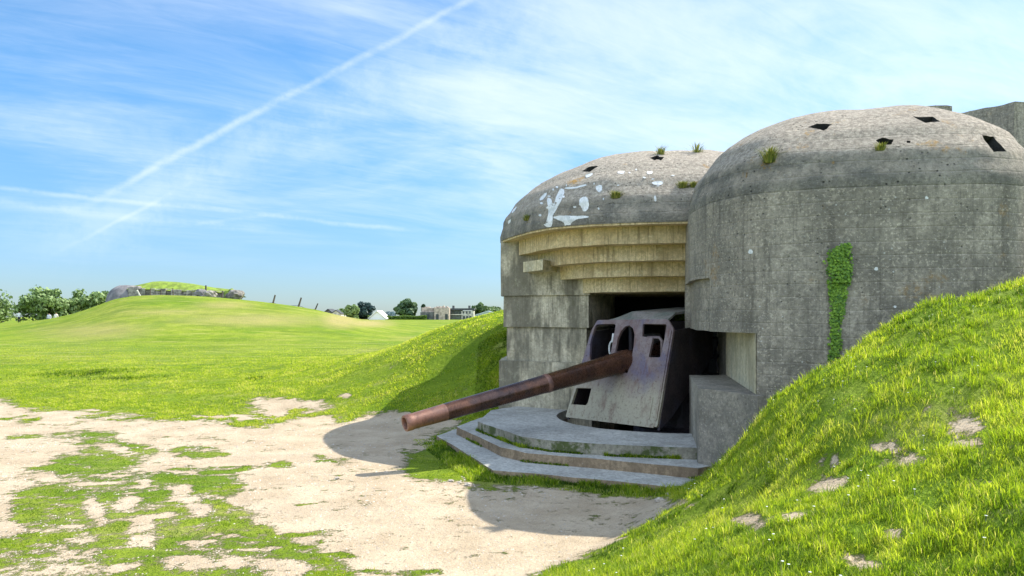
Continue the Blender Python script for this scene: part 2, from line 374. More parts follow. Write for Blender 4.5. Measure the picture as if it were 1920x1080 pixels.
def f_blade(t, b, pos):
    at = t.new('ShaderNodeAttribute', attribute_name='tint').outputs['Fac']
    r = t.new('ShaderNodeValToRGB', {0: at}); cr = r.color_ramp
    cr.elements[0].position = 0; cr.elements[0].color = c4(.055, .11, .006)
    cr.elements[1].position = 1; cr.elements[1].color = c4(.40, .36, .16)
    for p, c in ((.25, (.17, .26, .016)), (.55, (.33, .41, .026)), (.8, (.48, .52, .05)), (.93, (.55, .52, .14))):
        e = cr.elements.new(p); e.color = c4(*c)
    setb(t, b, 'Base Color', r.outputs[0]); setb(t, b, 'Roughness', .55); setb(t, b, 'Specular IOR Level', .3)
    tr = t.new('ShaderNodeBsdfTranslucent', {'Color': t.mix(1., r.outputs[0], c4(1.3, 1.35, .8), 'MULTIPLY')})
    mx = t.new('ShaderNodeMixShader', {0: .6, 1: b.outputs[0], 2: tr.outputs[0]})
    t.l.new(mx.outputs[0], [n for n in t.n if n.type == 'OUTPUT_MATERIAL'][0].inputs[0])
M_blade = mat('grass_blades', f_blade)
def leafmat(c1, c2, tl=.3):
    def fn(t, b, pos):
        a = t.new('ShaderNodeAttribute', attribute_name='tint').outputs['Fac']
        col = t.mix(a, c4(*c1), c4(*c2)); setb(t, b, 'Base Color', col); setb(t, b, 'Roughness', .6)
        tr = t.new('ShaderNodeBsdfTranslucent', {'Color': col}); mx = t.new('ShaderNodeMixShader', {0: tl, 1: b.outputs[0], 2: tr.outputs[0]})
        t.l.new(mx.outputs[0], [n for n in t.n if n.type == 'OUTPUT_MATERIAL'][0].inputs[0])
    return fn
M_bark = mat('bark', simple((.10, .08, .06)))

# ---------------------------------------------------------------- plans of the casemate (world metres)
SR = spline(V2([(3.5, 14.6), (3.1, 13.1), (2.95, 12.2), (3.0, 11.2), (3.2, 10.58), (3.47, 10.22), (4.0, 9.95), (4.76, 9.72), (5.6, 9.52), (6.3, 9.55), (6.95, 9.9),
                (7.5, 10.6), (7.9, 11.8), (8.25, 13.0), (8.0, 14.4), (6.9, 15.5), (5.1, 15.8)]), 8)
SR = ccw(SR); CR = Vector((5.8, 12.6))
SL = spline(V2([(-.27, 17.37), (-.1, 16.4), (.17, 15.6), (.47, 14.8), (.95, 14.17), (1.84, 13.62), (3.15, 13.35), (4.5, 13.3), (6.0, 14.0), (6.9, 16.5),
                (6.3, 19.5), (3.5, 20.8), (1.0, 20.2), (.0, 18.8)]), 8)
SL = ccw(SL); CL = Vector((3.3, 17.1))
RZ = 4.15
SPL_A = Vector((3.375, 10.28)); SPL_B = Vector((3.92, 13.6))
BLK = V2([(2.8, 11.2), (3.36, 10.19), (4.6, 10.4), (4.9, 13.6), (3.23, 13.6)])
WL = V2([(-.12, 17.0), (1.6, 16.0), (2.35, 17.6), (2.35, 20.2), (.15, 20.2)])
ST1 = [G(1300, 917, .1), G(1112, 898, .1), G(925, 881, .1), G(819, 817, .1)]
ST2 = [G(1308, 879, .25), G(1130, 861, .25), G(985, 849, .25), G(940, 839, .25), G(856, 800, .25)]
ST3 = [G(1308, 840, .43), G(1150, 834, .43), G(1030, 826, .43), G(979, 819, .43), G(940, 806, .43), G(896, 790, .43)]
def steps_ring(st, back): return ccw([Vector((p.x, p.y)) for p in st]+V2(back))
R1 = steps_ring(ST1, [(-.95, 16.1), (.3, 17.2), (2.2, 17.2), (3.4, 15), (3.3, 10.9)])
R2 = steps_ring(ST2, [(-.7, 16.1), (.35, 17.1), (2.2, 17.1), (3.4, 15), (3.3, 11.3)])
R3 = steps_ring(ST3, [(-.45, 16.0), (.22, 16.8), (1.3, 16.2), (2.0, 17.0), (3.4, 15.5), (3.4, 11.7)])
PITC = Vector((3.15, 15.0)); PITR = 2.25; PITY = 2.12

# ---------------------------------------------------------------- terrain
RIDGE = [(1205, 985, 7.7), (1290, 925, 7.9), (1345, 870, 8.0), (1400, 800, 8.1), (1432, 756, 8.1), (1480, 716, 8.15), (1550, 680, 8.2), (1600, 640, 8.2), (1700, 577, 8.3), (1830, 546, 8.3), (1920, 507, 8.3)]
def P0(px, py, Y): return ((px-960)/F*Y, Y, CH+(HY-py)/F*Y-.06-.07*(1500 < px < 1780))
ctrl = [  # near ground control heights (x, y, z)
 # trodden flat and its rim
 (-14, 20.5, 0), (-9, 18.9, 0), (-6, 18, 0), (-3.4, 17.6, 0), (-1.6, 16.2, .0), (-.9, 14.5, 0), (-1.5, 12, 0), (-5, 14, 0), (-10, 15, 0), (-14, 12, 0), (-7, 9, 0), (-3, 8, 0),
 (-10, 5, 0), (-4, 4.5, 0), (-1.4, 5.4, 0), (-.4, 9.5, 0), (1, 10.3, 0), (1.5, 9.2, 0), (2.4, 10.9, 0), (.2, 7.3, 0), (-.6, 6.2, 0), (1.1, 8.3, 0), (2, 14, -.1), (2, 12, 0), (-2.6, 4, .02), (-14, 3, 0), (-6, 0, .1),
 # left bank and lawn
 (.1, 17.3, .25), (-.35, 18.3, .95), (-.6, 20, 1.9), (-.4, 22, 2.42), (1.5, 22, 2.7), (-1.9, 23, 2.18), (-2.7, 24.2, 1.85), (-4.3, 26, 1.27), (-6.7, 27.2, .86), (-1.2, 19.2, .98), (-2.6, 20, .95), (-5, 21.5, .6),
 (-9, 23, .35), (-14, 25, .3), (-18, 24, .2), (0, 26, 2.5), (-2.2, 29, 1.5), (-7, 32, .8), (-14, 32, .55), (5, 28, 2.6), (-20, 18, .05), (-20, 30, .5), (-20, 8, 0), (-1.0, 17.8, .35), (-4, 35, .9),
 # right bank: up against the wing wall, then round to the photographer
 (2.72, 10.6, .1), (3.0, 10.3, .35), (3.42, 10.05, .85), (3.95, 9.75, 1.35), (4.6, 9.5, 1.80), (5.0, 9.45, 2.12), (5.7, 9.35, 2.42), (6.46, 9.35, 2.75), (7.1, 9.5, 3.05), (6.9, 8.6, 3.2)]+[tuple(P0(*q)) for q in RIDGE]+[(8.4, 9.5, 3.5), (9.5, 10.5, 3.7),
 (6.8, 7.6, 2.85), (2.1, 8.9, .4), (9, 8, 3.0),
 (.9, 7.0, .22), (1.8, 7, .62), (3.1, 6.8, 1.72), (4.4, 6.3, 2.12), (6.5, 6, 2.6), (9, 6, 3.0), (12, 8, 3.2),
 (.2, 5.4, .36), (1, 5, .68), (2.2, 4.6, 1.30), (4, 4, 1.72), (7, 3.6, 2.2), (10, 3, 2.4),
 (-.8, 3.5, .45), (0, 2.5, .72), (0, 0, .9), (2, 1.5, 1.15), (5, 1, 1.5), (-2, 1.5, .45), (10, 0, 2), (0, -2.5, 1.0), (-4, -2.5, .4), (13, 12, 3.6), (13, 16, 3.8), (13, 22, 3.6), (8, 24, 3.0), (12, 30, 2.4)]
CT = np.array(ctrl)
def tpsk(r2): return np.where(r2 > 0, .5*r2*np.log(np.maximum(r2, 1e-12)), 0)
def tps_fit():
    n = len(CT); d = ((CT[:, None, :2]-CT[None, :, :2])**2).sum(-1)
    A = np.zeros((n+3, n+3)); A[:n, :n] = tpsk(d)+np.eye(n)*.06; A[:n, n] = 1; A[:n, n+1:] = CT[:, :2]; A[n, :n] = 1; A[n+1:, :n] = CT[:, :2].T
    return np.linalg.solve(A, np.concatenate([CT[:, 2], [0, 0, 0]]))
TW = tps_fit()
def near_z(x, y):
    x = np.clip(x, -20, 13); y = np.clip(y, -3, 34); n = len(CT); r = TW[n]+TW[n+1]*x+TW[n+2]*y
    for i in range(n): r = r+TW[i]*tpsk((x-CT[i, 0])**2+(y-CT[i, 1])**2)
    return r
SKY_PX = np.array([-300, -150, 0, 60, 120, 180, 215, 245, 300, 350, 400, 450, 500, 560, 600, 640, 690, 740, 800, 1200])
SKY_PY = np.array([619, 617, 613, 605, 594, 575, 562, 556, 554, 555, 558, 562, 568, 576, 583, 593, 603, 609, 613, 613])
def far_z(x, y):
    base = .25+.45*sstep(20, 45, y)+.3*sstep(50, 120, y)
    prof = CH+(HY-np.interp(960+F*x/np.clip(y, 45., 90.), SKY_PX, SKY_PY))*72/F
    k = sstep(40, 71, y)*(1-sstep(82, 125, y))*(1-sstep(-12, -4, x))
    z = base+np.maximum(prof-base, 0)*k
    z = z+.15*fbm(x*.05, y*.05, 1.7, 3)*sstep(30, 60, y)*(1-k)
    z = z-12*sstep(205, 420, y)
    return z
HOLES = [(1690, 830, .55, .17), (1790, 765, .5, .10), (1640, 1000, .35, .12), (1740, 935, .30, .10), (1480, 905, .4, .10), (1800, 1010, .4, .12), (1400, 930, .4, .12), (1560, 845, .4, .13), (1860, 880, .4, .12)]
def hole_xy():
    out = []
    for px, py, r, d in HOLES:          # march the sight ray down to the bank
        Y = 3.
        for k in range(400):
            Y += .03; X = (px-960)/F*Y
            if float(near_z(np.array(X), np.array(Y))) > CH+(HY-py)/F*Y: break
        out.append((X, Y, r, d))
    return out
HXY = hole_xy()
def bank_amt(z): return sstep(.03, .4, z)
def height(x, y, foot=True):
    x = np.asarray(x, float); y = np.asarray(y, float)
    nz = near_z(x, y); nz = np.where(nz > .0, nz, nz*.08)
    wgt = (1-sstep(26, 38, y))*(1-sstep(16, 20, -x))*1.
    z = nz*wgt+far_z(x, y)*(1-wgt)
    b = bank_amt(nz)*(y < 13)*(x > -3)
    z = z+.018*fbm(x*1.1, y*1.1, 6.3, 4)+b*(.12*fbm(x*1.3+3, y*1.3, 2.2, 3)+.05*fbm(x*5, y*5, 8.8, 2))+.06*fbm(x*.7, y*.7, .9, 4)*sstep(.1, .5, nz)*wgt+.12*fbm(x*.2, y*.2, 5.5, 3)*(1-wgt)*(y < 140)
    for hx, hy, r, d in HXY:
        q = ((x-hx)/r)**2+((y-hy)/(r*.55))**2; z = z-d*np.exp(-q*1.5)*b
    if foot:
        m = inside(offset(SR, .35), x, y) | inside(offset(SL, .3), x, y) | inside(offset(BLK, .2), x, y) | ((x > 3.9) & (x < 13.1) & (y > 15.8) & (y < 20.))
        z = np.where(m, -1.2, z)
        m = inside(offset(R1, .12), x, y); z = np.where(m, -.9, z)
    return z

# grass cover: bare trodden ground with grass islands
def poly_sd(poly, x, y, ys=2.6):
    px = np.array([p[0] for p in poly], float); py = np.array([p[1] for p in poly], float)*ys; yy = y*ys
    d = np.full(np.shape(x), 1e9)
    for i in range(len(px)):
        ax, ay = px[i], py[i]; bx, by = px[(i+1) % len(px)], py[(i+1) % len(px)]
        t = np.clip(((x-ax)*(bx-ax)+(yy-ay)*(by-ay))/((bx-ax)**2+(by-ay)**2+1e-9), 0, 1)
        d = np.minimum(d, np.hypot(x-ax-t*(bx-ax), yy-ay-t*(by-ay)))
    ins = inside([(a, b) for a, b in zip(px, py)], x, yy)
    return np.where(ins, d, -d)
BARE = [(-900, 730), (-300, 745), (0, 757), (60, 768), (150, 776), (250, 784), (330, 786), (400, 789), (440, 797), (500, 798), (530, 786), (560, 783), (620, 784), (700, 781), (745, 777), (860, 790), (800, 815),
        (783, 838), (760, 880), (800, 897), (905, 912), (1000, 916), (1120, 925), (1290, 940), (1262, 952), (1220, 982), (1180, 1003), (1100, 1038), (1000, 1078), (940, 1130), (800, 1300), (0, 1700), (-900, 1300)]
ISLE = [(145, 810), (215, 814), (255, 830), (300, 846), (275, 857), (270, 878), (320, 887), (430, 886), (462, 905), (432, 940), (470, 955), (462, 975), (530, 1000), (600, 1030), (655, 1060), (680, 1110), (400, 1150), (-600, 1400), (-900, 1100),
        (0, 1015), (45, 990), (22, 960), (28, 925), (70, 900), (120, 905), (110, 885), (30, 875), (100, 868), (92, 855), (150, 851), (170, 836), (108, 828)]
ISLES = [(395, 846, 55, 9), (400, 876, 66, 6), (505, 876, 27, 4), (620, 862, 40, 8), (48, 787, 34, 5), (75, 816, 48, 7), (295, 844, 14, 8), (100, 875, 70, 6), (590, 938, 30, 2), (780, 1075, 45, 8), (700, 1078, 40, 5),
         (560, 1000, 40, 4), (640, 1045, 30, 6)]
HOLE = [(213, 838, 27, 7), (277, 907, 17, 8), (235, 941, 34, 16), (172, 955, 17, 26), (350, 928, 27, 22), (380, 958, 24, 14), (255, 985, 34, 22), (282, 1018, 36, 18), (362, 1060, 60, 12), (445, 1057, 26, 13), (540, 1068, 60, 18),
        (383, 1017, 34, 4), (237, 1068, 34, 8), (500, 1030, 40, 4), (300, 968, 34, 5), (185, 905, 40, 4), (140, 1010, 30, 3), (430, 1000, 30, 3),
        (535, 760, 68, 15), (633, 740, 18, 5), (505, 775, 36, 8), (430, 783, 40, 4), (160, 770, 25, 3)]
BANKBARE = [(1555, 910, 34, 13), (1405, 975, 22, 14), (1490, 968, 32, 9), (1795, 800, 32, 14), (1640, 832, 34, 7), (1695, 862, 34, 9), (1745, 762, 26, 5), (1690, 1000, 20, 8), (1790, 830, 36, 6), (1560, 860, 20, 5), (1840, 905, 20, 5), (1620, 1050, 30, 8)]
def cover(x, y, z):
    Y = np.maximum(y, 1.2); px = 960+F*x/Y; py = HY+(CH-z)*F/Y
    px = px+(44*fbm(x*1.3, y*.8, 2.1, 4)+14*fbm(x*5, y*3, 4.4, 3))*(y < 24); py = py+(15*fbm(x*1.3+9, y*.8, 7.1, 4)+5*fbm(x*6, y*3, 9.4, 3))*(y < 24)*np.where((px > 1200), .8, 1)
    g = -np.clip(poly_sd(BARE, px, py)/26, -1, 1)
    isl = np.clip(poly_sd(ISLE, px, py)/26, -1, 1)
    for cx, cy, rx, ry in ISLES: isl = np.maximum(isl, np.clip((1-np.hypot((px-cx)/rx, (py-cy)/ry))*min(2.2, rx/14), -1, 1))
    for cx, cy, rx, ry in HOLE[:18]: isl = np.minimum(isl, -np.clip((1.05-np.hypot((px-cx)/rx, (py-cy)/ry))*1.6, -1, 1))
    isl = np.minimum(isl, .30); g = np.where(g < 0, np.maximum(g, -.75), g)
    g = np.where((g < 0) | (isl > g), np.maximum(g, np.where(g < .2, isl, -1)), g)
    for cx, cy, rx, ry in HOLE[18:]: g = np.minimum(g, -np.clip((1.05-np.hypot((px-cx)/rx, (py-cy)/ry))*1.8, -1, 1))
    bb = 1.
    for cx, cy, rx, ry in BANKBARE: bb = np.minimum(bb, -np.clip((1.1-np.hypot((px-cx)/rx, (py-cy)/ry))*1.0, -1, 1)*1.)
    g = np.where((px > 1250) & (y < 12) & (y > 2), np.minimum(g, bb), g)
    g = np.where(y < 2.5, np.where(x < -2.2, g, np.maximum(g, .7)), g)
    g = g+(.85*fbm(x*1.5, y*2.2, 3.3, 4)+.6*fbm(x*5, y*7, 3.9, 3)+.8*fbm(x*8, y*13, 5.9, 2))*(y < 24)*(y > 2.5)*np.where(px > 1250, .6, 1)
    return g

def axis(lo, hi, step, far_lo, far_hi, grow=1.09):
    a = list(np.arange(lo, hi+1e-6, step)); s = step
    while a[-1] < far_hi: s *= grow; a.append(a[-1]+s)
    s = step
    while a[0] > far_lo: s *= grow; a.insert(0, a[0]-s)
    return np.array(a)
def build_ground():
    xs = axis(-12, 9.6, .075, -1800, 1800, 1.045); ys = axis(3.2, 19.5, .08, -300, 4000, 1.03)
    X, Y = np.meshgrid(xs, ys); x = X.ravel(); y = Y.ravel(); z = height(x, y)
    nx, ny = len(xs), len(ys); v = np.stack([x, y, z], 1)
    i = (np.arange(ny-1)[:, None]*nx+np.arange(nx-1)[None]).ravel(); f = np.stack([i, i+1, i+1+nx, i+nx], 1)
    me = D.meshes.new('ground'); me.vertices.add(len(v)); me.vertices.foreach_set('co', v.ravel())
    me.loops.add(f.size); me.loops.foreach_set('vertex_index', f.ravel().astype(np.int32)); me.polygons.add(len(f))
    me.polygons.foreach_set('loop_start', np.arange(0, f.size, 4, dtype=np.int32)); me.polygons.foreach_set('use_smooth', np.ones(len(f), bool))
    me.update(calc_edges=True)
    g = cover(x, y, height(x, y, False)); a = me.attributes.new('grass_cover', 'FLOAT', 'POINT'); a.data.foreach_set('value', g.astype(np.float32))
    Yc = np.maximum(y, 1.2); px = 960+F*x/Yc; py = HY+(CH-z)*F/Yc
    dry = np.zeros_like(x)
    for cx, cy, rx, ry, k in ((470, 600, 150, 14, .8), (640, 600, 45, 16, 1.), (690, 606, 50, 8, 1.), (170, 620, 140, 16, .5), (420, 572, 60, 8, .7), (790, 635, 60, 6, .5), (700, 660, 60, 7, .4), (330, 585, 160, 8, .45)):
        dry = np.maximum(dry, k*np.clip(1.3-np.hypot((px-cx)/rx, (py-cy)/ry), 0, 1)*(y > 25))
    dry = np.clip(dry+.35*fbm(x*.15, y*.06, 1.1, 4)*(y > 30), 0, 1)
    a = me.attributes.new('dry', 'FLOAT', 'POINT'); a.data.foreach_set('value', dry.astype(np.float32))
    me.materials.append(M_ground); o = D.objects.new('ground', me); C.objects.link(o); tag(o, kind='structure')
build_ground()

# ---------------------------------------------------------------- the casemate
cas = empty('gun_casemate', (4.6, 15, 0), label='large grey concrete gun casemate with two domed roofs and a stepped embrasure', cat='bunker')
def dome(name, S, c, z0, H, a, n=2.0, crown=.04, cuts=(), label=None):
    mb = MB(); ring = resample(ccw(S), .16); N = len(ring); rows = []; K = 26
    R = np.mean([(p-c).length for p in ring])
    for k in range(K+1):
        th = math.pi/2*k/K; h = H*math.sin(th); ins = a*(1-math.cos(th))
        rows.append([(p, h, ins) for p in ring])
    last_ins = a
    for q in (.45, .75, .93): rows.append([(p, H+crown*(1-(1-q)**2)*1., a+(R-a)*q) for p in ring])
    vs = []
    for row in rows:
        for p, h, ins in row:
            d = (p-c); s = max(0., 1-ins/R); q = c+d*s
            ledge = .02*math.sin(h*16)*(1 if h < H*.7 else .3)*min(1., h/.3)
            am = .012+.028*min(1., h/.5)
            v = Vector((q.x, q.y, z0+h)); v = wob(v, am); v.x += d.normalized().x*ledge; v.y += d.normalized().y*ledge
            vs.append(v)
    fs = [(k*N+i, k*N+(i+1) % N, (k+1)*N+(i+1) % N, (k+1)*N+i) for k in range(len(rows)-1) for i in range(N)]
    fs.append(tuple((len(rows)-1)*N+i for i in range(N))); fs.append(tuple(range(N))[::-1])
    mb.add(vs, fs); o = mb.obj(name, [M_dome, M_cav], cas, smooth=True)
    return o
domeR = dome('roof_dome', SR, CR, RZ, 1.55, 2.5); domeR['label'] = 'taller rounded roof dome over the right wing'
domeL = dome('roof_dome', SL, CL, RZ, 1.85, 3.3); domeL['label'] = 'lower roof dome over the gun embrasure, daubed with white paint'
def bvh(o):
    dg = bpy.context.evaluated_depsgraph_get(); e = o.evaluated_get(dg); me = e.to_mesh()
    b = BVHTree.FromPolygons([o.matrix_world @ v.co for v in me.vertices], [tuple(p.vertices) for p in me.polygons]); e.to_mesh_clear(); return b
bpy.context.view_layer.update()
BR, BL_ = bvh(domeR), bvh(domeL)
def hit(b, px, py):
    d = Vector(((px-960)/F, 1, (HY-py)/F)).normalized(); r = b.ray_cast(Vector((0, 0, CH)), d); return (r[0], r[1]) if r[0] else (None, None)
# rectangular sockets cut in the domes
def cut(dm, b, quads):
    cm = MB()
    for q in quads:
        big = abs(q[0][0]-q[2][0]) > 12; qq = []
        for i_ in range(len(q)):
            a_, b__ = q[i_], q[(i_+1) % len(q)]
            for t_ in ((0, .3, .65) if big else (0,)): qq.append((a_[0]+(b__[0]-a_[0])*t_+random.uniform(-1.3, 1.3)*big, a_[1]+(b__[1]-a_[1])*t_+random.uniform(-.9, .9)*big))
        pts = [hit(b, *p) for p in qq]
        if any(p[0] is None for p in pts): print('socket miss', q); continue
        nrm = sum((p[1] for p in pts), Vector()).normalized()
        if nrm.z < 0: nrm = -nrm
        out = [p[0]+nrm*.25 for p in pts]; inn = [p[0]-nrm*.28 for p in pts]; n = len(pts)
        cm.add(out+inn, [tuple(range(n)), tuple(range(2*n-1, n-1, -1))]+[(i, i+n, (i+1) % n+n, (i+1) % n) for i in range(n)])
    if not cm.v: return
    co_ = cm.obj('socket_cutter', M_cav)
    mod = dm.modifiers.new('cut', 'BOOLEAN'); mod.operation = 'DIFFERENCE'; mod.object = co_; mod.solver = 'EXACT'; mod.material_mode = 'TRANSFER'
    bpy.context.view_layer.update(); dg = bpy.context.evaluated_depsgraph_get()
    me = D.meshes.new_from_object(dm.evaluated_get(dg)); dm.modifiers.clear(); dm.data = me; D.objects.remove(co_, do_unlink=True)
cut(domeR, BR, [[(1515, 239), (1532, 232), (1561, 233), (1544, 245)], [(1713, 219), (1748, 219), (1763, 228), (1735, 230)], [(1841, 254), (1864, 256), (1886, 284), (1862, 284)], [(1642, 262), (1655, 258), (1676, 262), (1672, 270), (1650, 272)],
               [(1700, 264), (1707, 264), (1707, 268), (1700, 268)]])
cut(domeL, BL_, [[(1090, 321), (1108, 311), (1124, 311), (1106, 323)], [(1219, 296), (1232, 292), (1246, 295), (1240, 300), (1226, 300)]])

for d_ in (domeR, domeL): es = d_.modifiers.new('e', 'EDGE_SPLIT'); es.split_angle = math.radians(48)
# right wing: thick curved wall, with the firing notch cut out low on its left
def prism_obj(name, parts, m, parent=cas, **kw):
    mb = MB()
    for p in parts: prism(mb, *p[0], **p[1])
    return mb.obj(name, m, parent, smooth=False, **kw)
notch = []
for p in resample(SR, .03):
    r = p.x/p.y
    notch.append(p+(CR-p).normalized()*(.09 if r < .2615 else .26) if (r < .2645 and p.y < 14) else p)
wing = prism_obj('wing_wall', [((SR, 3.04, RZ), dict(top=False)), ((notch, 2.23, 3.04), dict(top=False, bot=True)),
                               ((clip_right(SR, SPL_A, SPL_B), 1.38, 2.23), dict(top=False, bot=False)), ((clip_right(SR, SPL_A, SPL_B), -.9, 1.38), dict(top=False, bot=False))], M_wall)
mb = MB()   # splayed cheek of the notch, its lit look put into a paler concrete
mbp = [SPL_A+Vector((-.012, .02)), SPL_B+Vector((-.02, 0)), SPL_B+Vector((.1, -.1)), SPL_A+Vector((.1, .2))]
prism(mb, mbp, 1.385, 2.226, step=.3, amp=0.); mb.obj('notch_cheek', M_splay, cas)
mb = MB(); prism(mb, BLK, -.9, 1.38, amp=.02); mb.obj('parapet_block', M_block, cas, bevel=.035)
# left wall in four courses
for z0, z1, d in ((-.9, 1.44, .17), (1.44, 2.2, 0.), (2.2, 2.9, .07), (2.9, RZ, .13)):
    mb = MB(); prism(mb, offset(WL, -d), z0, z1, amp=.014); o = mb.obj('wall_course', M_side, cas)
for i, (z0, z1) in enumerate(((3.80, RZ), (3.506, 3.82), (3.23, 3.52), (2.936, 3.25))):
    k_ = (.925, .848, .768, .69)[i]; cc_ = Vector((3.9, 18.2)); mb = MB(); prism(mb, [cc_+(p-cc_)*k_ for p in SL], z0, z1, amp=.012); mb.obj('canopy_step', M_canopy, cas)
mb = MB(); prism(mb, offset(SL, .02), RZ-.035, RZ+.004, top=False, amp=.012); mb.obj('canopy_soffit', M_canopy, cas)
mb = MB(); a, b_ = P(981, 508, 16.2), P(1018, 508, 15.4)
prism(mb, V2([(a.x, a.y), (b_.x, b_.y), (b_.x+.5, b_.y+1.2), (a.x+.4, a.y+1)]), 3.40, 3.62, step=.3, amp=.01); mb.obj('corbel', M_splay, cas)  # pale concrete paints in the block's sunlit end
# dark gun room
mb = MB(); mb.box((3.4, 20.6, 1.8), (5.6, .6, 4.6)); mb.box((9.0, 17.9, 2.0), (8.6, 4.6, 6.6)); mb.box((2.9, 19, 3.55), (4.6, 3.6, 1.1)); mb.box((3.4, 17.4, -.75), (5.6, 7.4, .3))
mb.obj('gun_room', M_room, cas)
mb = MB(); pts = [P(1797, 217, 17.6), P(1903, 190, 16.6)]
ring = V2([(pts[0].x, pts[0].y), (pts[1].x, pts[1].y), (14.5, 17.4), (13.6, 19.5)]); prism(mb, ring, 4.5, pts[1].z, amp=.07); o = mb.obj('roof_block', M_wall, cas, bevel=.05); o['label'] = 'large concrete block standing up behind the right dome'
mb = MB(); a, b_ = P(1735, 198, 15.0), P(1786, 198, 15.1)
prism(mb, V2([(a.x, a.y), (b_.x, b_.y), (b_.x+.3, b_.y+.9), (a.x+.2, a.y+.9)]), 5.0, a.z, amp=.06); mb.obj('roof_block', M_wall, cas, bevel=.03)
# paint daubs following the dome surface
def daub(name, b, polys, m, parent, lift=.006):
    for pl in polys:
        mb = MB(); cx = sum(p[0] for p in pl)/len(pl); cy = sum(p[1] for p in pl)/len(pl); rings = []
        pl2 = [Vector(p) for p in spline([Vector((p[0], p[1])) for p in pl], 5)]
        for s in (1., .72, .42): rings.append([hit(b, cx+(p.x-cx)*s+random.uniform(-.5, .5)*(s > .9), cy+(p.y-cy)*s+random.uniform(-.5, .5)*(s > .9)) for p in pl2])
        ce = hit(b, cx, cy)
        if ce[0] is None or any(h[0] is None for r in rings for h in r): print('daub miss', pl[0]); continue
        vs = [h[0]+h[1]*lift for r in rings for h in r]+[ce[0]+ce[1]*lift]; N = len(pl2)
        fs = [(k*N+i, k*N+(i+1) % N, (k+1)*N+(i+1) % N, (k+1)*N+i) for k in range(2) for i in range(N)]+[(2*N+i, 2*N+(i+1) % N, 3*N) for i in range(N)]
        mb.add(vs, fs); mb.obj(name, m, parent)
def blob(cx, cy, rx, ry, n=9): return [(cx+rx*math.cos(2*math.pi*i/n)*random.uniform(.7, 1.15), cy+ry*math.sin(2*math.pi*i/n)*random.uniform(.7, 1.15)) for i in range(n)]
# scale of the crop: 3.484 px per photo px, origin (900,250)
def cr(l): return [(900+x/3.484, 250+y/3.484) for x, y in l]
daubs = [cr([(440, 430), (465, 430), (480, 470), (505, 400), (530, 362), (552, 380), (530, 440), (500, 500), (478, 540), (470, 600), (440, 606), (430, 590), (448, 520)]),
         cr([(655, 430), (690, 415), (710, 445), (708, 490), (680, 512), (662, 480), (648, 462)]),
         cr([(480, 545), (540, 538), (600, 540), (700, 540), (705, 552), (640, 560), (600, 585), (590, 610), (560, 610), (545, 580), (500, 562)]),
         cr([(390, 430), (420, 395), (440, 390), (420, 425), (400, 440)]), cr([(760, 345), (795, 340), (795, 375), (775, 385), (760, 365)]),
         cr([(560, 355), (620, 350), (690, 335), (690, 345), (620, 362), (565, 365)]), cr([(1125, 322), (1170, 312), (1195, 322), (1180, 338), (1135, 335)]), cr([(1090, 252), (1120, 248), (1125, 262), (1100, 268)]),
         cr([(1138, 410), (1148, 412), (1152, 440), (1140, 442)]), cr([(690, 275), (730, 262), (735, 272), (700, 290)]), cr([(900, 252), (940, 248), (940, 262), (905, 264)]), cr([(185, 575), (205, 560), (200, 580), (188, 592)]), cr([(210, 510), (240, 480), (235, 495), (215, 522)]), cr([(420, 592), (445, 598), (470, 600), (460, 612), (430, 608)])]
for k in range(16): daubs.append(blob(random.uniform(1005, 1135), random.uniform(335, 405), random.uniform(1.2, 3.2), random.uniform(1., 2.6), 7))
for k in range(8): daubs.append(blob(random.uniform(1130, 1270), random.uniform(305, 350), random.uniform(1.5, 4), random.uniform(1., 2.), 7))
daub('paint_mark', BL_, daubs, M_white, domeL)
bpy.context.view_layer.update()
BW = bvh(wing)
daub('paint_mark', BW, [blob(1408, 472, 5, 5), blob(1643, 504, 4, 4), blob(1737, 371, 3.5, 3), blob(1678, 575, 3, 2.5)], M_white, wing)

# stepped platform
plat = empty('stepped_platform', (1.2, 13.5, 0), label='pale concrete platform of three low angular steps in front of the gun', cat='platform')
def risers(o):
    for p in o.data.polygons:
        if abs(p.normal.z) < .5: p.material_index = 1
def carve(o):                                # bite the round gun pit out of a slab
    cm = MB(); n = 96; pit = [(PITC.x+math.cos(2*math.pi*i/n)*PITR, PITC.y+math.sin(2*math.pi*i/n)*PITY) for i in range(n)]
    cm.add([(x, y, -.48) for x, y in pit]+[(x, y, 2) for x, y in pit], [tuple(range(n)), tuple(range(2*n-1, n-1, -1))]+[(i, (i+1) % n, (i+1) % n+n, i+n) for i in range(n)])
    c = cm.obj('pit_cutter', M_step); mods = [m.type for m in o.modifiers]; o.modifiers.clear()
    md_ = o.modifiers.new('cut', 'BOOLEAN'); md_.operation = 'DIFFERENCE'; md_.object = c; md_.solver = 'EXACT'
    bpy.context.view_layer.update(); me = D.meshes.new_from_object(o.evaluated_get(bpy.context.evaluated_depsgraph_get())); o.modifiers.clear(); o.data = me; D.objects.remove(c, do_unlink=True)
    es = o.modifiers.new('e', 'EDGE_SPLIT'); es.split_angle = math.radians(32); return o
mb = MB(); prism(mb, R1, -.6, .1, amp=.016); risers(carve(mb.obj('step', [M_step, M_brownriser], plat)))
mb = MB(); prism(mb, R2, .05, .25, amp=.016); risers(carve(mb.obj('step', [M_step, M_brownriser], plat)))
mb = MB(); prism(mb, R3, .2, .43, amp=.012); o = carve(mb.obj('step', [M_step, M_riser], plat))
for p in o.data.polygons:
    if abs(p.normal.z) < .5 and Vector(((p.center.x-PITC.x)/PITR, (p.center.y-PITC.y)/PITY)).length > 1.05: p.material_index = 1
mb = MB(); mb.tube([(PITC.x, PITC.y, -.56), (PITC.x, PITC.y, -.5)], PITR+.3, 60); mb.obj('pit_floor', M_room, plat)

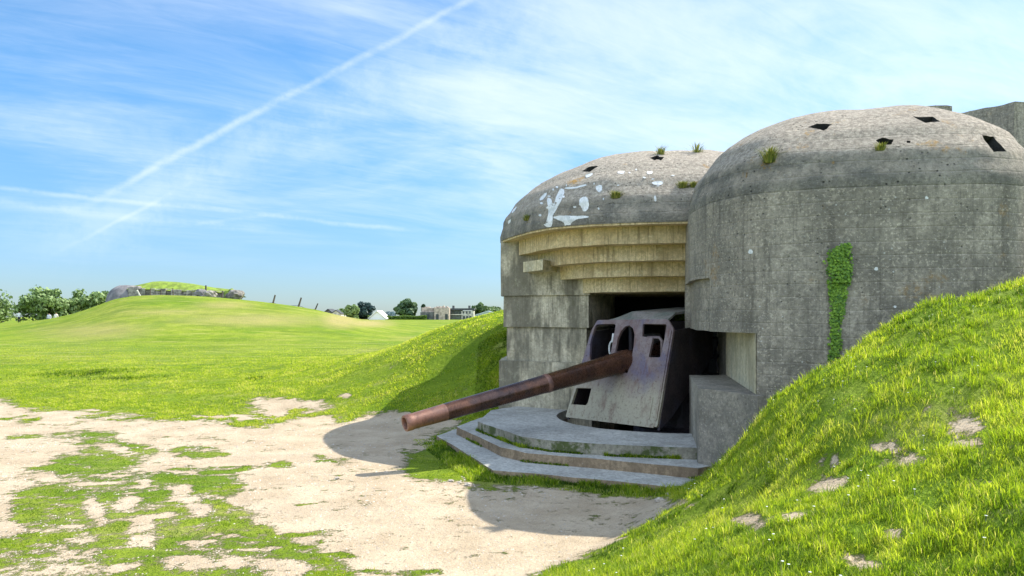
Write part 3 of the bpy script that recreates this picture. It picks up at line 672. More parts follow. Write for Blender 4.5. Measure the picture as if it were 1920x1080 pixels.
# ---------------------------------------------------------------- the gun
gun = empty('coastal_gun', (3.0, 14.8, .13), label='rusty brown coastal gun with sloping faded armour shield and long drooping barrel', cat='gun')
BLc = G(1060, 785, .474); BRc = G(1233, 806, .474)
wv = (BRc-BLc); wid = wv.length; wu = wv.normalized(); nb = Vector((-wu.y, wu.x, 0))      # nb points back into the room
TLc = BLc+nb*.6+wu*.20+Vector((0, 0, 1.90)); TRc = BRc+nb*.6-wu*.03+Vector((0, 0, 1.90))
pl_n = (wu.cross(TLc-BLc)).normalized()
if pl_n.y > 0: pl_n = -pl_n                                                                # outward normal
vu = pl_n.cross(wu).normalized()
if vu.z < 0: vu = -vu
def on_shield(px, py):
    d = Vector(((px-960)/F, 1, (HY-py)/F)); o0 = Vector((0, 0, CH)); t_ = (BLc-o0).dot(pl_n)/d.dot(pl_n); return o0+d*t_
def plate(mb, loops, nrm, th, mi=0):
    loops = [list(l) for l in loops]; org = loops[0][0]; flat = []
    u = (loops[0][1]-org).normalized(); u = (u-nrm*u.dot(nrm)).normalized(); v = nrm.cross(u)
    tri = tessellate_polygon([[Vector(((p-org).dot(u), (p-org).dot(v), 0)) for p in l] for l in loops])
    allp = [p for l in loops for p in l]; n = len(allp); fs = [t for t in tri]+[tuple(i+n for i in t)[::-1] for t in tri]; b = 0
    for l in loops:
        m = len(l)
        for i in range(m): fs.append((b+i, b+(i+1) % m, b+(i+1) % m+n, b+i+n))
        b += m
    mb.add(allp+[p-nrm*th for p in allp], fs, mi)
def rounded(pts, r=.12, n=3):
    out = []
    for i, p in enumerate(pts):
        a, c = pts[i-1], pts[(i+1) % len(pts)]; r1 = min(r, (a-p).length*.45); r2 = min(r, (c-p).length*.45)
        A = p+(a-p).normalized()*r1; B = p+(c-p).normalized()*r2
        for k in range(n+1):
            t_ = k/n; out.append(A*(1-t_)**2+p*2*t_*(1-t_)+B*t_*t_)
    return out
S = on_shield
outer = rounded([S(1060, 782), S(1232, 801), S(1263, 617), S(1252, 598), S(1120, 600), S(1109, 619)], .04)
win1 = rounded([S(1117, 608), S(1155, 607), S(1149, 640), S(1143, 676), S(1105, 676), S(1107, 640)], .06)
sc = [(1153, 665)]+[(1153+38*(k/12), 632-22*math.sin(math.pi*k/12)**.8+0*k) for k in range(13)]+[(1188, 670), (1180, 700), (1155, 700)]
slot = [S(*p) for p in [(1152, 690), (1154, 655), (1158, 635), (1164, 621), (1172, 612), (1180, 610), (1187, 616), (1190, 628), (1188, 650), (1183, 680), (1176, 700)]]
win2 = rounded([S(1205, 607), S(1250, 608), S(1246, 634), S(1238, 670), S(1216, 670), S(1224, 633), S(1204, 631)], .03)
hat = rounded([S(1081, 727), S(1109, 728), S(1101, 760), S(1071, 758)], .02)
mb = MB(); plate(mb, [outer, win1, slot, win2, hat], pl_n, .06); sh = mb.obj('shield', M_shield, gun)
def bar(mb, a, b, w_, t_, n_=pl_n, lift=.0):
    d = (b-a).normalized(); s_ = d.cross(n_).normalized()*w_/2; o_ = n_*lift
    vs = [a-s_+o_, a+s_+o_, b+s_+o_, b-s_+o_]; vs += [v+n_*t_ for v in vs]; mb.add(vs, [(0, 1, 2, 3), (4, 7, 6, 5), (0, 4, 5, 1), (1, 5, 6, 2), (2, 6, 7, 3), (3, 7, 4, 0)])
mb = MB()   # riveted edge strips on the face
bar(mb, S(1063, 781), S(1226, 801), .03, .02, lift=-.004); bar(mb, S(1230, 788), S(1258, 620), .035, .022, lift=-.004); bar(mb, S(1224, 745), S(1217, 785), .02, .015, lift=-.004)
mb.obj('edge_strip', M_shield, sh)
# bolts
for k in range(8):
    for a, b in (((1112, 625), (1068, 770)), ((1256, 628), (1232, 780)), ((1070, 776), (1222, 795))):
        p = S(a[0]+(b[0]-a[0])*k/7, a[1]+(b[1]-a[1])*k/7); mb = MB(); mb.tube([p-pl_n*.003, p+pl_n*.014], .014, 6); mb.obj('bolt', M_shield, sh)
# side plates, roof plate
TR_, TL_, BR_2, BL_2 = S(1262, 618), S(1110, 619), S(1233, 806), S(1060, 785)
mb = MB(); rn = wu
plate(mb, [[BR_2-pl_n*.062, TR_-pl_n*.062, TR_+nb*1.5+Vector((0, 0, .1)), TR_+nb*1.5-Vector((0, 0, .55)), BR_2+nb*.45+Vector((0, 0, .15))]], wu, .04); mb.obj('side_plate', M_iron, gun)
mb = MB(); plate(mb, [[BL_2-pl_n*.062, BL_2+nb*.5+Vector((0, 0, .15)), TL_+nb*1.2-Vector((0, 0, .5)), TL_+nb*1.2+Vector((0, 0, .05)), TL_-pl_n*.062]], -wu, .04); mb.obj('side_plate', M_iron, gun)
up = Vector((0, 0, 1)); mb = MB()
A, B = S(1252, 598)-pl_n*.02, S(1120, 600)-pl_n*.02; A2 = S(1168, 600)-pl_n*.02
b1 = A+nb*2.0+Vector((0, 0, .22)); b2 = A2+nb*1.9+wu*.05+Vector((0, 0, .26))
m1 = A+nb*.35-wu*.05+Vector((0, 0, .13)); m2 = A2+nb*.3+Vector((0, 0, .17)); m3 = B+nb*.35+wu*.05+Vector((0, 0, .0)); b3 = B+nb*1.9+Vector((0, 0, .02))
vs = [A, B, A2, m1, m2, m3, b1, b2, b3]; vs += [v-Vector((0, 0, .045)) for v in vs]
tf = [(0, 3, 4, 2), (2, 4, 5, 1), (3, 6, 7, 4), (4, 7, 8, 5)]
bd = [0, 3, 6, 7, 8, 5, 1, 2]
mb.add(vs, tf+[tuple(i+9 for i in f[::-1]) for f in tf]+[(bd[i], bd[(i+1) % 8], bd[(i+1) % 8]+9, bd[i]+9) for i in range(8)]); mb.obj('roof_plate', M_roofp, gun)
# barrel
MZ = P(759, 794, 11.67); RT = S(1166, 679); ax = (RT-MZ).normalized(); Lb = (RT-MZ).length
Q = ax.to_track_quat('Z', 'Y').to_matrix().to_4x4()
def lathe(mb, prof, n=40, mi=0, closed=False):
    M = Matrix.Translation(MZ) @ Q; vs = [M @ Vector((r*math.cos(2*math.pi*k/n), r*math.sin(2*math.pi*k/n), z)) for z, r in prof for k in range(n)]
    fs = [(i*n+k, i*n+(k+1) % n, (i+1)*n+(k+1) % n, (i+1)*n+k) for i in range(len(prof)-1) for k in range(n)]; mb.add(vs, fs, mi)
mb = MB(); fr = lambda f: f*Lb
prof = [(.9, .0), (.9, .092), (.012, .092), (0, .097), (0, .126), (.012, .134), (.10, .134), (.14, .127), (fr(.16), .138)]
lathe(mb, prof, mi=1)
lathe(mb, [(fr(.16), .138), (fr(.165), .140), (fr(.60), .160)], mi=0)
lathe(mb, [(fr(.60), .160), (fr(.604), .167), (fr(.617), .168), (fr(.621), .163)], mi=1)
lathe(mb, [(fr(.621), .163), (fr(.86), .190), (fr(1.0), .212), (fr(1.0)+.05, .218), (fr(1.0)+.14, .212), (fr(1.)+.145, .18), (fr(1.)+1.6, .18), (fr(1.)+1.6, 0)], mi=0)
bo = mb.obj('barrel', [M_barrel, M_barrel2], gun, smooth=True)
md = bo.modifiers.new('e', 'EDGE_SPLIT'); md.split_angle = math.radians(35)
# cradle, pedestal and gear behind the shield
mb = MB(); c0 = RT+ax*1.2
mb.box(c0+Vector((0, 0, -.28)), (.55, 1.6, .35), rz=math.atan2(-ax.x, ax.y)); mb.box(c0+Vector((0, 0, .1))+wu*.4, (.09, 1.1, .9), rz=math.atan2(-ax.x, ax.y)); mb.box(c0+Vector((0, 0, .1))-wu*.4, (.09, 1.1, .9), rz=math.atan2(-ax.x, ax.y)); mb.obj('cradle', M_iron, gun, bevel=.02)
mb = MB(); mb.tube([(c0.x+.25, c0.y+.15, -.5), (c0.x+.25, c0.y+.15, .3), (c0.x+.25, c0.y+.15, .32), (c0.x+.25, c0.y+.15, 1.15)], [.95, .9, .5, .42], 28); mb.obj('pedestal', M_iron, gun)
mb = MB(); p0 = S(1178, 638)+nb*.5; mb.tube([p0-nb*.12, p0+nb*.5], [.10, .13], 18); mb.obj('recuperator_cylinder', M_roofp, gun)
mb = MB(); p0 = S(1138, 655)+nb*.18     # pale sight bracket seen through the left window
for k in range(16):
    a = 2*math.pi*k/16; b = 2*math.pi*(k+1)/16; f = lambda q: p0+wu*math.cos(q)*.075+Vector((0, 0, 1))*math.sin(q)*.15
    mb.tube([f(a), f(b)], .018, 6)
mb.tube([p0+Vector((0, 0, .13)), p0+Vector((0, 0, .3))+wu*.03], .025, 8); mb.tube([p0+Vector((0, 0, -.3)), p0+Vector((0, 0, -.12))], .03, 8)
mb.obj('sight_bracket', M_white, gun)
mb = MB(); p0 = S(1230, 640)+nb*.2
mb.tube([p0-Vector((0, 0, .45)), p0+Vector((0, 0, .0)), p0+Vector((0, 0, .06))-wu*.05, p0+Vector((0, 0, .06))-wu*.3], .03, 8); mb.obj('lever', M_shield, gun)
mb = MB(); p0 = P(1338, 668, 15.0)      # big handwheel in the dark right of the shield
for k in range(28):
    a = 2*math.pi*k/28; b = 2*math.pi*(k+1)/28; f = lambda q: p0+Vector((math.cos(q)*.36, math.sin(q)*.08, math.sin(q)*.36)); mb.tube([f(a), f(b)], .03, 6)
for k in range(5): a = 2*math.pi*k/5; mb.tube([p0, p0+Vector((math.cos(a)*.36, math.sin(a)*.08, math.sin(a)*.36))], .022, 6)
mb.tube([p0-Vector((.0, .1, 0)), p0+Vector((-.2, .8, 0)), p0+Vector((-1.2, 1.2, -.2))], .06, 8); mb.obj('handwheel', M_iron, gun)
mb = MB(); p0 = P(1258, 770, 14.2); mb.tube([p0, p0+Vector((0, .35, 0))], [.2, .16], 14); mb.tube([p0+Vector((0, .2, -.1)), p0+Vector((.1, .3, -.5))], .08, 8); mb.obj('gear_housing', M_iron, gun)

# ---------------------------------------------------------------- leaves
def leaf_mesh(name, pos, nrm, size, tint, m, parent=None, aspect=.6):
    n = len(pos); r = rng.normal(size=(n, 3)); r -= (r*nrm).sum(1)[:, None]*nrm; r /= np.linalg.norm(r, axis=1)[:, None]+1e-9
    s = np.cross(nrm, r)*aspect; sz = size[:, None] if np.ndim(size) else size
    v = np.stack([pos-r*sz*.5, pos+s*sz*.5+nrm*sz*.08, pos+r*sz*.5, pos-s*sz*.5+nrm*sz*.08], 1).reshape(-1, 3)
    me = D.meshes.new(name); me.vertices.add(4*n); me.vertices.foreach_set('co', v.ravel()); me.loops.add(4*n); me.loops.foreach_set('vertex_index', np.arange(4*n, dtype=np.int32))
    me.polygons.add(n); me.polygons.foreach_set('loop_start', np.arange(0, 4*n, 4, dtype=np.int32)); me.update(calc_edges=True)
    a = me.attributes.new('tint', 'FLOAT', 'POINT'); a.data.foreach_set('value', np.repeat(tint, 4).astype(np.float32)); me.materials.append(m)
    o = D.objects.new(name, me); C.objects.link(o)
    if parent: o.parent = parent; o.matrix_parent_inverse = Matrix.Translation(-Vector(parent.location))
    return o
def unit(n):
    v = rng.normal(size=(n, 3)); return v/np.linalg.norm(v, axis=1)[:, None]
# ivy
M_ivy = mat('ivy_leaves', leafmat((.05, .14, .01), (.26, .44, .03)))
def ivy():
    pos = []; nr = []; sz = []
    prof = [(458, 1585, 8), (470, 1575, 22), (485, 1575, 27), (505, 1574, 26), (530, 1573, 22), (560, 1571, 17), (590, 1569, 14), (620, 1566, 12), (645, 1565, 14), (675, 1564, 12)]
    ys = [p[0] for p in prof]
    for k in range(5200):
        y = random.uniform(458, 676); cx = np.interp(y, ys, [p[1] for p in prof]); hw = np.interp(y, ys, [p[2]*.85 for p in prof])
        if y > 590 and random.random() < .55: continue
        if y > 530 and random.random() < .3: continue
        x = cx+random.gauss(0, .5)*hw+3*math.sin(y*.1)
        if abs(x-cx) > hw*(1.15+.5*(random.random() < .06)): continue
        h = hit(BW, x, y)
        if h[0] is None: continue
        n = h[1] if h[1].y < 0 else -h[1]
        pos.append(h[0]+n*random.uniform(.01, .10 if y < 530 else .05)); nn = (n+Vector((random.uniform(-.5, .5), 0, random.uniform(-.1, .8)))).normalized(); nr.append(nn); sz.append(random.uniform(.02, .05))
    e = empty('ivy_plant', tuple(pos[0]), label='bright green ivy hanging in a narrow strip down the shaded right wing wall', cat='climbing plant')
    e.location = P(1565, 676, 9.9)
    leaf_mesh('foliage', np.array(pos), np.array(nr), np.array(sz), rng.random(len(pos)), M_ivy, e, .9)
    mb = MB(); path = []
    for y in range(676, 460, -12):
        h = hit(BW, 1566+4*math.sin(y*.08), y)
        if h[0]: path.append(h[0]+(h[1] if h[1].y < 0 else -h[1])*.012)
    mb.tube(path, .008, 6); mb.obj('stem', M_bark, e)
ivy()
# tufts of weeds rooted in the domes
M_tuft = mat('dome_weeds', leafmat((.10, .15, .02), (.34, .33, .07)))
def tuft(b, px, py, n, h, w_, label, up=None):
    p = hit(b, px, py)[0]
    if p is None: print('tuft miss', px, py); return
    e = empty('weed_tuft', tuple(p), label=label, cat='weed', group='weeds growing on the casemate roof')
    mb = MB(); tint = []
    for k in range(n*2):
        a = random.uniform(0, 6.28); r = random.uniform(0, w_)*random.uniform(.5, 1.2); q = p+Vector((math.cos(a)*r*.6, math.sin(a)*r*.3, -.02)); L = h*random.uniform(.25, 1.15)
        d = Vector((math.cos(a)*.5*r/w_+random.uniform(-.25, .25), math.sin(a)*.4-.15, 1)).normalized(); s_ = Vector((math.sin(a), -math.cos(a), 0))*random.uniform(.003, .008)*(1+w_*2)
        t1 = q+d*L*.6; t2 = t1+(d+Vector((math.cos(a), math.sin(a), -.5))*.6).normalized()*L*.4
        mb.add([q-s_, q+s_, t1+s_*.8, t1-s_*.8, t2], [(0, 1, 2, 3), (3, 2, 4)]); tint += [random.random()]*5
    me = D.meshes.new('foliage'); me.from_pydata(mb.v, [], mb.f); at = me.attributes.new('tint', 'FLOAT', 'POINT'); at.data.foreach_set('value', tint); me.materials.append(M_tuft)
    o = D.objects.new('foliage', me); C.objects.link(o); o.parent = e; o.matrix_parent_inverse = Matrix.Translation(-p)
for args in ((BR, 1443, 303, 130, .26, .13, 'yellow green weed tuft on the left shoulder of the taller dome'), (BR, 1652, 280, 60, .13, .12, 'small weed tuft under the socket in the middle of the taller dome'),
             (BL_, 1155, 370, 170, .17, .14, 'round yellow green weed tuft mid lower dome, right of the white paint'), (BL_, 1281, 351, 150, .16, .16, 'green weed tuft on the lower dome near its junction with the taller dome'),
             (BL_, 1300, 350, 110, .14, .10, 'reddish weed tuft right beside the taller dome'), (BL_, 990, 412, 110, .16, .16, 'weed tuft low on the lower dome, left of the white paint'), (BL_, 952, 396, 70, .2, .07, 'thin weeds on the far left edge of the lower dome'),
             (BL_, 1238, 289.5, 45, .24, .18, 'thin stalks on top of the lower dome above its dark socket'), (BL_, 1307, 285.5, 30, .24, .2, 'thin stalks on top of the lower dome near the taller dome')):
    tuft(*args)

# ---------------------------------------------------------------- trees
def tree(name, loc, H, W, n, c1, c2, label, cat='tree', group=None, leaf=.3, trunk=.3, seed=0, wide=1., conic=0.):
    r = np.random.default_rng(seed); e = empty(name, loc, label=label, cat=cat, group=group)
    mb = MB(); L = Vector(loc); tt = trunk*H
    base = L-Vector((0, 0, .4)); mb.tube([base, L+Vector((0, 0, tt)), L+Vector((.05*W, 0, H*.7))], [.035*H, .024*H, .008*H], 8)
    for k in range(6):
        a = 6.28*k/6+r.random(); s = L+Vector((0, 0, H*(trunk*.8+.07*k))); mb.tube([s, s+Vector((math.cos(a)*W*.3, math.sin(a)*W*.3, H*.22))], [.014*H, .004*H], 6)
    mb.obj('trunk', M_bark, e)
    K = 38; cc = unit(K)*(r.random((K, 1))**.45); cz = cc[:, 2]
    cen = np.stack([cc[:, 0]*W*.42*(1-conic*(cz*.5+.3)), cc[:, 1]*W*.42*(1-conic*(cz*.5+.3)), H*(trunk+(1-trunk)*.5)+cz*H*(1-trunk)*.42], 1)
    rad = W*(.10+.10*r.random(K)); i = r.integers(0, K, n); off = unit(n)*(r.random((n, 1))**.5)*rad[i][:, None]
    p = cen[i]+off*np.array([1, 1, .8]); nr = off/(np.linalg.norm(off, axis=1)[:, None]+1e-9)+unit(n)*.7; nr /= np.linalg.norm(nr, axis=1)[:, None]
    p += np.array(loc); m = mat(name+'_leaves', leafmat(c1, c2, .25))
    leaf_mesh('crown', p, nr, leaf*(.6+.8*r.random(n)), np.clip(.5*r.random(n)+.5*r.random(K)[i], 0, 1), m, e, .7)
def hz(x, y): return float(height(np.array([x]), np.array([y]), False)[0])
def at(px, Y): x = (px-960)/F*Y; return (x, Y, hz(x, Y))
GA, GB = (.10, .17, .05), (.29, .40, .13)
def ftree(px0, px1, top, bot, Y, label, c1=GA, c2=GB, n=3500, group='trees behind the grassy mound', name='leafy_tree', leaf=None, **kw):
    x = ((px0+px1)/2-960)/F*Y; W = (px1-px0)/F*Y; zt = CH+(HY-top)/F*Y; zb = min(CH+(HY-bot)/F*Y, 9e9); tree(name, (x, Y, zb), zt-zb, W*1.08, n, c1, c2, label, group=group, leaf=leaf or .0042*Y, **kw)
ftree(-90, 28, 540, 625, 100, 'pale green tree cut by the left edge of the photo', seed=1, n=5000, trunk=.1)
ftree(38, 126, 536, 622, 98, 'broad bushy tree between the leftmost tree and the gap before the mound', seed=2, n=6000, trunk=.06)
ftree(120, 178, 545, 612, 101, 'lower bushy tree climbing the left side of the mound', seed=3, n=4500, trunk=.06)
ftree(158, 208, 541, 600, 99, 'tree touching the round left end of the distant casemate', seed=4, n=4500, trunk=.06)
g2 = 'trees beyond the field'
ftree(644, 674, 570, 603, 190, 'light green tree left of the dark blue green tree beyond the field', seed=5, group=g2, trunk=.08)
ftree(664, 700, 566, 604, 195, 'dark blue green rounded tree beyond the field, left of the white gable', (.02, .05, .05), (.05, .10, .085), seed=6, group=g2, trunk=.08)
ftree(739, 784, 561, 602, 192, 'large round green tree standing alone between the white gable and the stone ruin', (.03, .075, .04), (.13, .21, .05), seed=7, group=g2, trunk=.08, n=4500)
ftree(886, 912, 569, 596, 200, 'round green tree beside the dark flat roof near the casemate wall', (.05, .10, .04), (.14, .22, .06), seed=8, group=g2, trunk=.1)
ftree(904, 945, 576, 596, 230, 'low pale green tree just left of the casemate wall', (.10, .16, .06), (.2, .28, .1), seed=9, group=g2, trunk=.05)
ftree(716, 745, 587, 603, 340, 'faint bluish tree far away beside the round green tree', (.07, .13, .15), (.12, .19, .2), seed=10, group=g2, trunk=.05)  # blue leaf tones put distance haze into the colour
ftree(630, 648, 579, 596, 230, 'small bushy tree behind the dark roofs at the foot of the mound', seed=11, group=g2, trunk=.05, n=1500)
ftree(790, 798, 566, 600, 200, 'thin pointed conifer at the left corner of the stone ruin', (.03, .07, .03), (.07, .12, .05), seed=12, group=g2, trunk=.05, n=1200, conic=1.2)
# hedge along the far edge of the field
hx = []; hn = []
for k in range(9000):
    px = random.uniform(690, 800); Y = 186+random.uniform(-.7, .7); x = (px-960)/F*Y; hx.append((x, Y, hz(x, Y)+random.uniform(-.1, .95)+.35*float(vnoise(x*.5, 3.)))); 
M_hedge = mat('hedge_leaves', leafmat((.07, .13, .02), (.17, .27, .04)))
o = leaf_mesh('field_hedge', np.array(hx), unit(len(hx)), .35*np.ones(len(hx)), rng.random(len(hx)), M_hedge, None, .7); tag(o, 'low green hedge along the far edge of the field under the round tree', 'hedge')

# ---------------------------------------------------------------- distant buildings
M_stone = mat('ruin_stone', simple((.42, .34, .27), sc=1.6)); M_dstone = mat('dark_rough_stone', simple((.13, .13, .115), sc=1.5)); M_slate = mat('dark_roof', simple((.06, .065, .07), sc=2.)); M_glass = mat('dark_windows', simple((.04, .05, .05), .3))  # second stone is darker and greyer than the ruin stone
M_cream = mat('cream_wall', simple((.52, .5, .42), sc=1.5)); M_whitew = mat('white_roof', simple((.82, .8, .76), .7, .1)); M_pale = mat('pale_blue_roof', simple((.5, .56, .6), .6, .12)); M_greenb = mat('green_grey_wall', simple((.12, .14, .11), sc=1.5))
def bx(mb, px0, px1, top, bot, Y, dep=4., mi=0):
    a, b = P(px0, top, Y), P(px1, bot, Y); mb.box(((a.x+b.x)/2, Y+dep/2, (a.z+b.z)/2), (b.x-a.x, dep, a.z-b.z), mi=mi)
Y0 = 188
e = empty('ruined_house', (P(815, 604, Y0).x, Y0+3, P(815, 604, Y0).z), label='pinkish rough stone ruin beyond the field, left of the flat roofed house', cat='ruin')
mb = MB(); bx(mb, 814, 842, 577, 607, Y0, 5); 
for k in range(14): bx(mb, 814+2*k, 816.5+2*k, 572+random.uniform(0, 5)+abs(k-7)*.4, 579, Y0+.3, 2.)
mb.obj('stone_wall', M_stone, e, bevel=.15)
mb = MB(); bx(mb, 788, 814.5, 585, 607, Y0+.6, 5); mb.obj('low_wall', M_dstone, e, bevel=.1)
mb = MB(); bx(mb, 790, 814, 577, 585.5, Y0+1.2, 3.); bx(mb, 796, 806, 575, 578, Y0+1.5, 1.5); mb.obj('upper_wall', M_stone, e, bevel=.1)
for px in (802, 820, 837):
    mb = MB(); bx(mb, px-2.5, px+2.5, 589, 600, Y0-.05 if px > 814 else Y0+.5, .3); mb.obj('opening', M_glass, e)
Y0 = 192
e = empty('flat_roofed_house', (P(866, 604, Y0).x, Y0+3, P(866, 604, Y0).z), label='long two storey house with dark flat roof and pale right half beyond the field', cat='house')
mb = MB(); bx(mb, 843, 865, 580, 607, Y0, 6); mb.obj('dark_wall', M_greenb, e)
mb = MB(); bx(mb, 865, 888, 583, 605, Y0-.2, 6); mb.obj('pale_wall', M_cream, e)
mb = MB(); bx(mb, 842, 889, 578, 581.5, Y0-.5, 7); mb.obj('roof', M_slate, e)
for px in (850, 880): mb = MB(); bx(mb, px-2, px+2, 573, 578.3, Y0+2, 1.); mb.obj('chimney', M_dstone, e)
mb = MB(); bx(mb, 844, 887, 589, 590.6, Y0-.32, .12); mb.obj('band', M_cream, e)
for px in (847, 852, 857, 862, 869, 875, 881): 
    mb = MB(); bx(mb, px-1.3, px+1.3, 583.5, 588, Y0-.3, .1); mb.obj('window', M_glass, e)
for px in (870, 876, 882):
    mb = MB(); bx(mb, px-2, px+2, 592.5, 600, Y0-.3, .1); mb.obj('window', M_glass, e)
def gable(name, px0, px1, apex, eave, bot, Y, label, cat, mr, mw, dep=7.):
    a, b, c = P(px0, eave, Y), P(px1, eave, Y), P((px0+px1)/2, apex, Y); zb = P(0, bot, Y).z
    e = empty(name, (c.x, Y+dep/2, zb), label=label, cat=cat); mb = MB()
    mb.box((c.x, Y+dep/2, (a.z+zb)/2), ((b.x-a.x)*.9, dep, a.z-zb)); mb.add([(a.x*.95+c.x*.05, Y, a.z), (b.x*.95+c.x*.05, Y, a.z), (c.x, Y, c.z-.02)]+[(a.x*.95+c.x*.05, Y+dep, a.z), (b.x*.95+c.x*.05, Y+dep, a.z), (c.x, Y+dep, c.z-.02)], [(0, 1, 2), (3, 5, 4)]); mb.obj('wall', mw, e)
    mb = MB(); t_ = .18
    for s, q in ((a, 1), (b, 1)):
        v = [(s.x, Y-.3, s.z), (c.x, Y-.3, c.z), (c.x, Y+dep+.3, c.z), (s.x, Y+dep+.3, s.z)]; v += [(x, y, z+t_) for x, y, z in v]; mb.add(v, [(0, 1, 2, 3), (4, 5, 6, 7), (0, 1, 5, 4), (1, 2, 6, 5), (2, 3, 7, 6), (3, 0, 4, 7)])
    mb.obj('roof', mr, e); return e
gable('white_barn', 690, 724, 583.5, 598, 604, 182, 'small white gabled building beside the dark blue green tree', 'barn', M_whitew, M_whitew)
gable('pale_shed', 890, 940, 584, 592, 606, 178, 'low shed with pale blue roof against the casemate left edge', 'shed', M_pale, M_pale, 9.)
gable('dark_cottage', 606, 624, 580, 587, 598, 235, 'small cottage with dark roof peeping over the foot of the mound', 'cottage', M_slate, M_dstone)
gable('dark_cottage', 620, 640, 582, 589, 600, 225, 'dark roofed cottage nearer the light green tree', 'cottage', M_slate, M_cream)

# ---------------------------------------------------------------- distant casemate on the mound, posts, rubble
YF = 84
M_fgrass = mat('roof_grass', simple((.17, .24, .02), sc=2.))
M_fconc = mat('distant_concrete', simple((.25, .225, .19), var=.6, sc=2.2)); M_fdark = mat('distant_dark_concrete', simple((.17, .16, .16), sc=1.2))
fc = empty('distant_casemate', (P(300, 560, YF+4).x, YF+4, hz(P(300, 560, YF).x, YF)), label='low concrete casemate with grass covered roof on top of the far mound', cat='bunker')
mb = MB(); c = P(232, 560, YF+2); n = 28
vs = []; rows = 9
for k in range(rows+1):
    th = math.pi/2*k/rows
    for i in range(n):
        a = 2*math.pi*i/n; vs.append(wob((c.x+2.5*math.cos(a)*math.cos(th)**.6, YF+3+2.4*math.sin(a)*math.cos(th)**.6, 2.6+3.2*math.sin(th)), .15))
mb.add(vs, [(k*n+i, k*n+(i+1) % n, (k+1)*n+(i+1) % n, (k+1)*n+i) for k in range(rows) for i in range(n)]); mb.obj('end_dome', M_fdark, fc, smooth=True)
mb = MB(); bx(mb, 238, 262, 536, 570, YF+1, 4); mb.obj('end_wall', M_fconc, fc, bevel=.3)
mb = MB()
for k in range(18): x0 = 262+k*9.6; bx(mb, x0, x0+10, 540.5+.35*k+random.uniform(-.8, .8), 570, YF+1+random.uniform(0, .4), 3)
mb.obj('long_wall', M_fconc, fc, bevel=.08)
mb = MB(); prof = [(240, 541), (262, 534), (285, 528), (300, 526), (330, 529), (360, 533), (400, 539), (440, 543)]; vs = []
for i, (px, py) in enumerate(prof):
    p = P(px, py, YF+5); q = P(px, 541+.04*(px-262), YF+1.1); vs += [(q.x, q.y, q.z-.1), (p.x*.5+q.x*.5, (p.y+q.y)/2-.6, p.z*.75+q.z*.25), tuple(p), (p.x, YF+9, q.z-.5)]
fs = [(i*4+j, (i+1)*4+j, (i+1)*4+j+1, i*4+j+1) for i in range(len(prof)-1) for j in range(3)]; mb.add([wob(v, .2) for v in vs], fs); mb.obj('grass_roof', M_fgrass, fc, smooth=True)
def pole(name, px0, py0, px1, py1, Y, r, label, group='leaning wooden posts along the mound', cat='post', m=M_wood):
    a, b = P(px0, py0, Y), P(px1, py1, Y); zb = min(a.z, hz(a.x, Y))-.2; d = b-a; a = a-d*max(0, (a.z-zb)/max(d.z, .1))
    mb = MB(); mb.tube([a, a.lerp(b, .5), b], [r*1.1, r, r*.85], 8); o = mb.obj(name, m); tag(o, label, cat, group); return o
lab = ['upright post in front of the middle of the distant casemate', 'post in front of the distant casemate wall left of the rubble', 'tall dark post standing between the two heaps of rubble', 'leaning post, first and tallest on the right slope of the mound', 'leaning post, second on the right slope of the mound', 'leaning post lowest down the right slope of the mound']
lab += ['short thin post at the left end of the distant casemate wall', 'short post between the rubble and the broken concrete']
for q, l in zip(((282, 556, 282, 541, 76, .06), (325, 556, 324, 540, 76, .06), (386, 556, 386, 535, 74, .09), (511, 572, 516, 553, 72.5, .09), (559, 577, 565, 558, 72.5, .09), (590, 583, 596, 569, 73, .07), (302, 556, 302, 544, 76, .05), (416, 558, 417, 545, 74.5, .06)), lab): pole('fence_post', *q, l)
mb = MB()
for a, b, sag in (((282, 548), (325, 549), .1), ((325, 549), (386, 550), .15), ((386, 550), (512, 568), .2), ((512, 568), (561, 573), .1), ((561, 573), (591, 580), .1)):
    A, B = P(a[0], a[1], 73.5), P(b[0], b[1], 73.); mb.tube([A.lerp(B, t_)-Vector((0, 0, 4*sag*t_*(1-t_))) for t_ in [k/8 for k in range(9)]], .02, 5)
tag(mb.obj('fence_wire', M_iron), 'sagging wire strung between the posts along the mound', 'wire')
pole('plank', 263, 556, 257, 544, 77, .1, 'pale plank leaning beside the round end of the distant casemate', group=None, cat='plank', m=M_cream)
def rock(name, px, py, w_, h_, Y, label, m, group=None, seed=1, cat='rubble', zoff=0., on=True):
    x = (px-960)/F*Y; z = (hz(x, Y) if on else 0)+zoff; bm = bmesh.new(); bmesh.ops.create_icosphere(bm, subdivisions=3, radius=1)
    for v in bm.verts:
        k = 1+.6*float(fbm(v.co.x*1.7+seed*3.1, v.co.y*1.7, v.co.z*1.7+seed, 3)); v.co = Vector((v.co.x*w_/2*k, v.co.y*w_/2.4*k, v.co.z*h_/2*k))+Vector((x, Y, z+h_*.35))
    me = D.meshes.new(name); bm.to_mesh(me); bm.free(); me.materials.append(m); o = D.objects.new(name, me); C.objects.link(o); tag(o, label, cat, group); return o
rock('rubble_heap', 376, 556, 1.1, .95, 73, 'dark rubble heap left of the tall post on the mound', M_fdark, seed=2); rock('rubble_heap', 394, 556, 1.25, .75, 72.5, 'pale rubble heap right of the tall post on the mound', M_fconc, seed=3)
rock('broken_concrete', 442, 560, 1.7, 1.25, 75, 'broken concrete lump with weeds at the right end of the distant casemate', M_fconc, seed=5); rock('stone_lump', 432, 556, 1.2, 1.3, 76.5, 'green tinged lump behind the broken concrete on the mound', M_fgrass, seed=6)

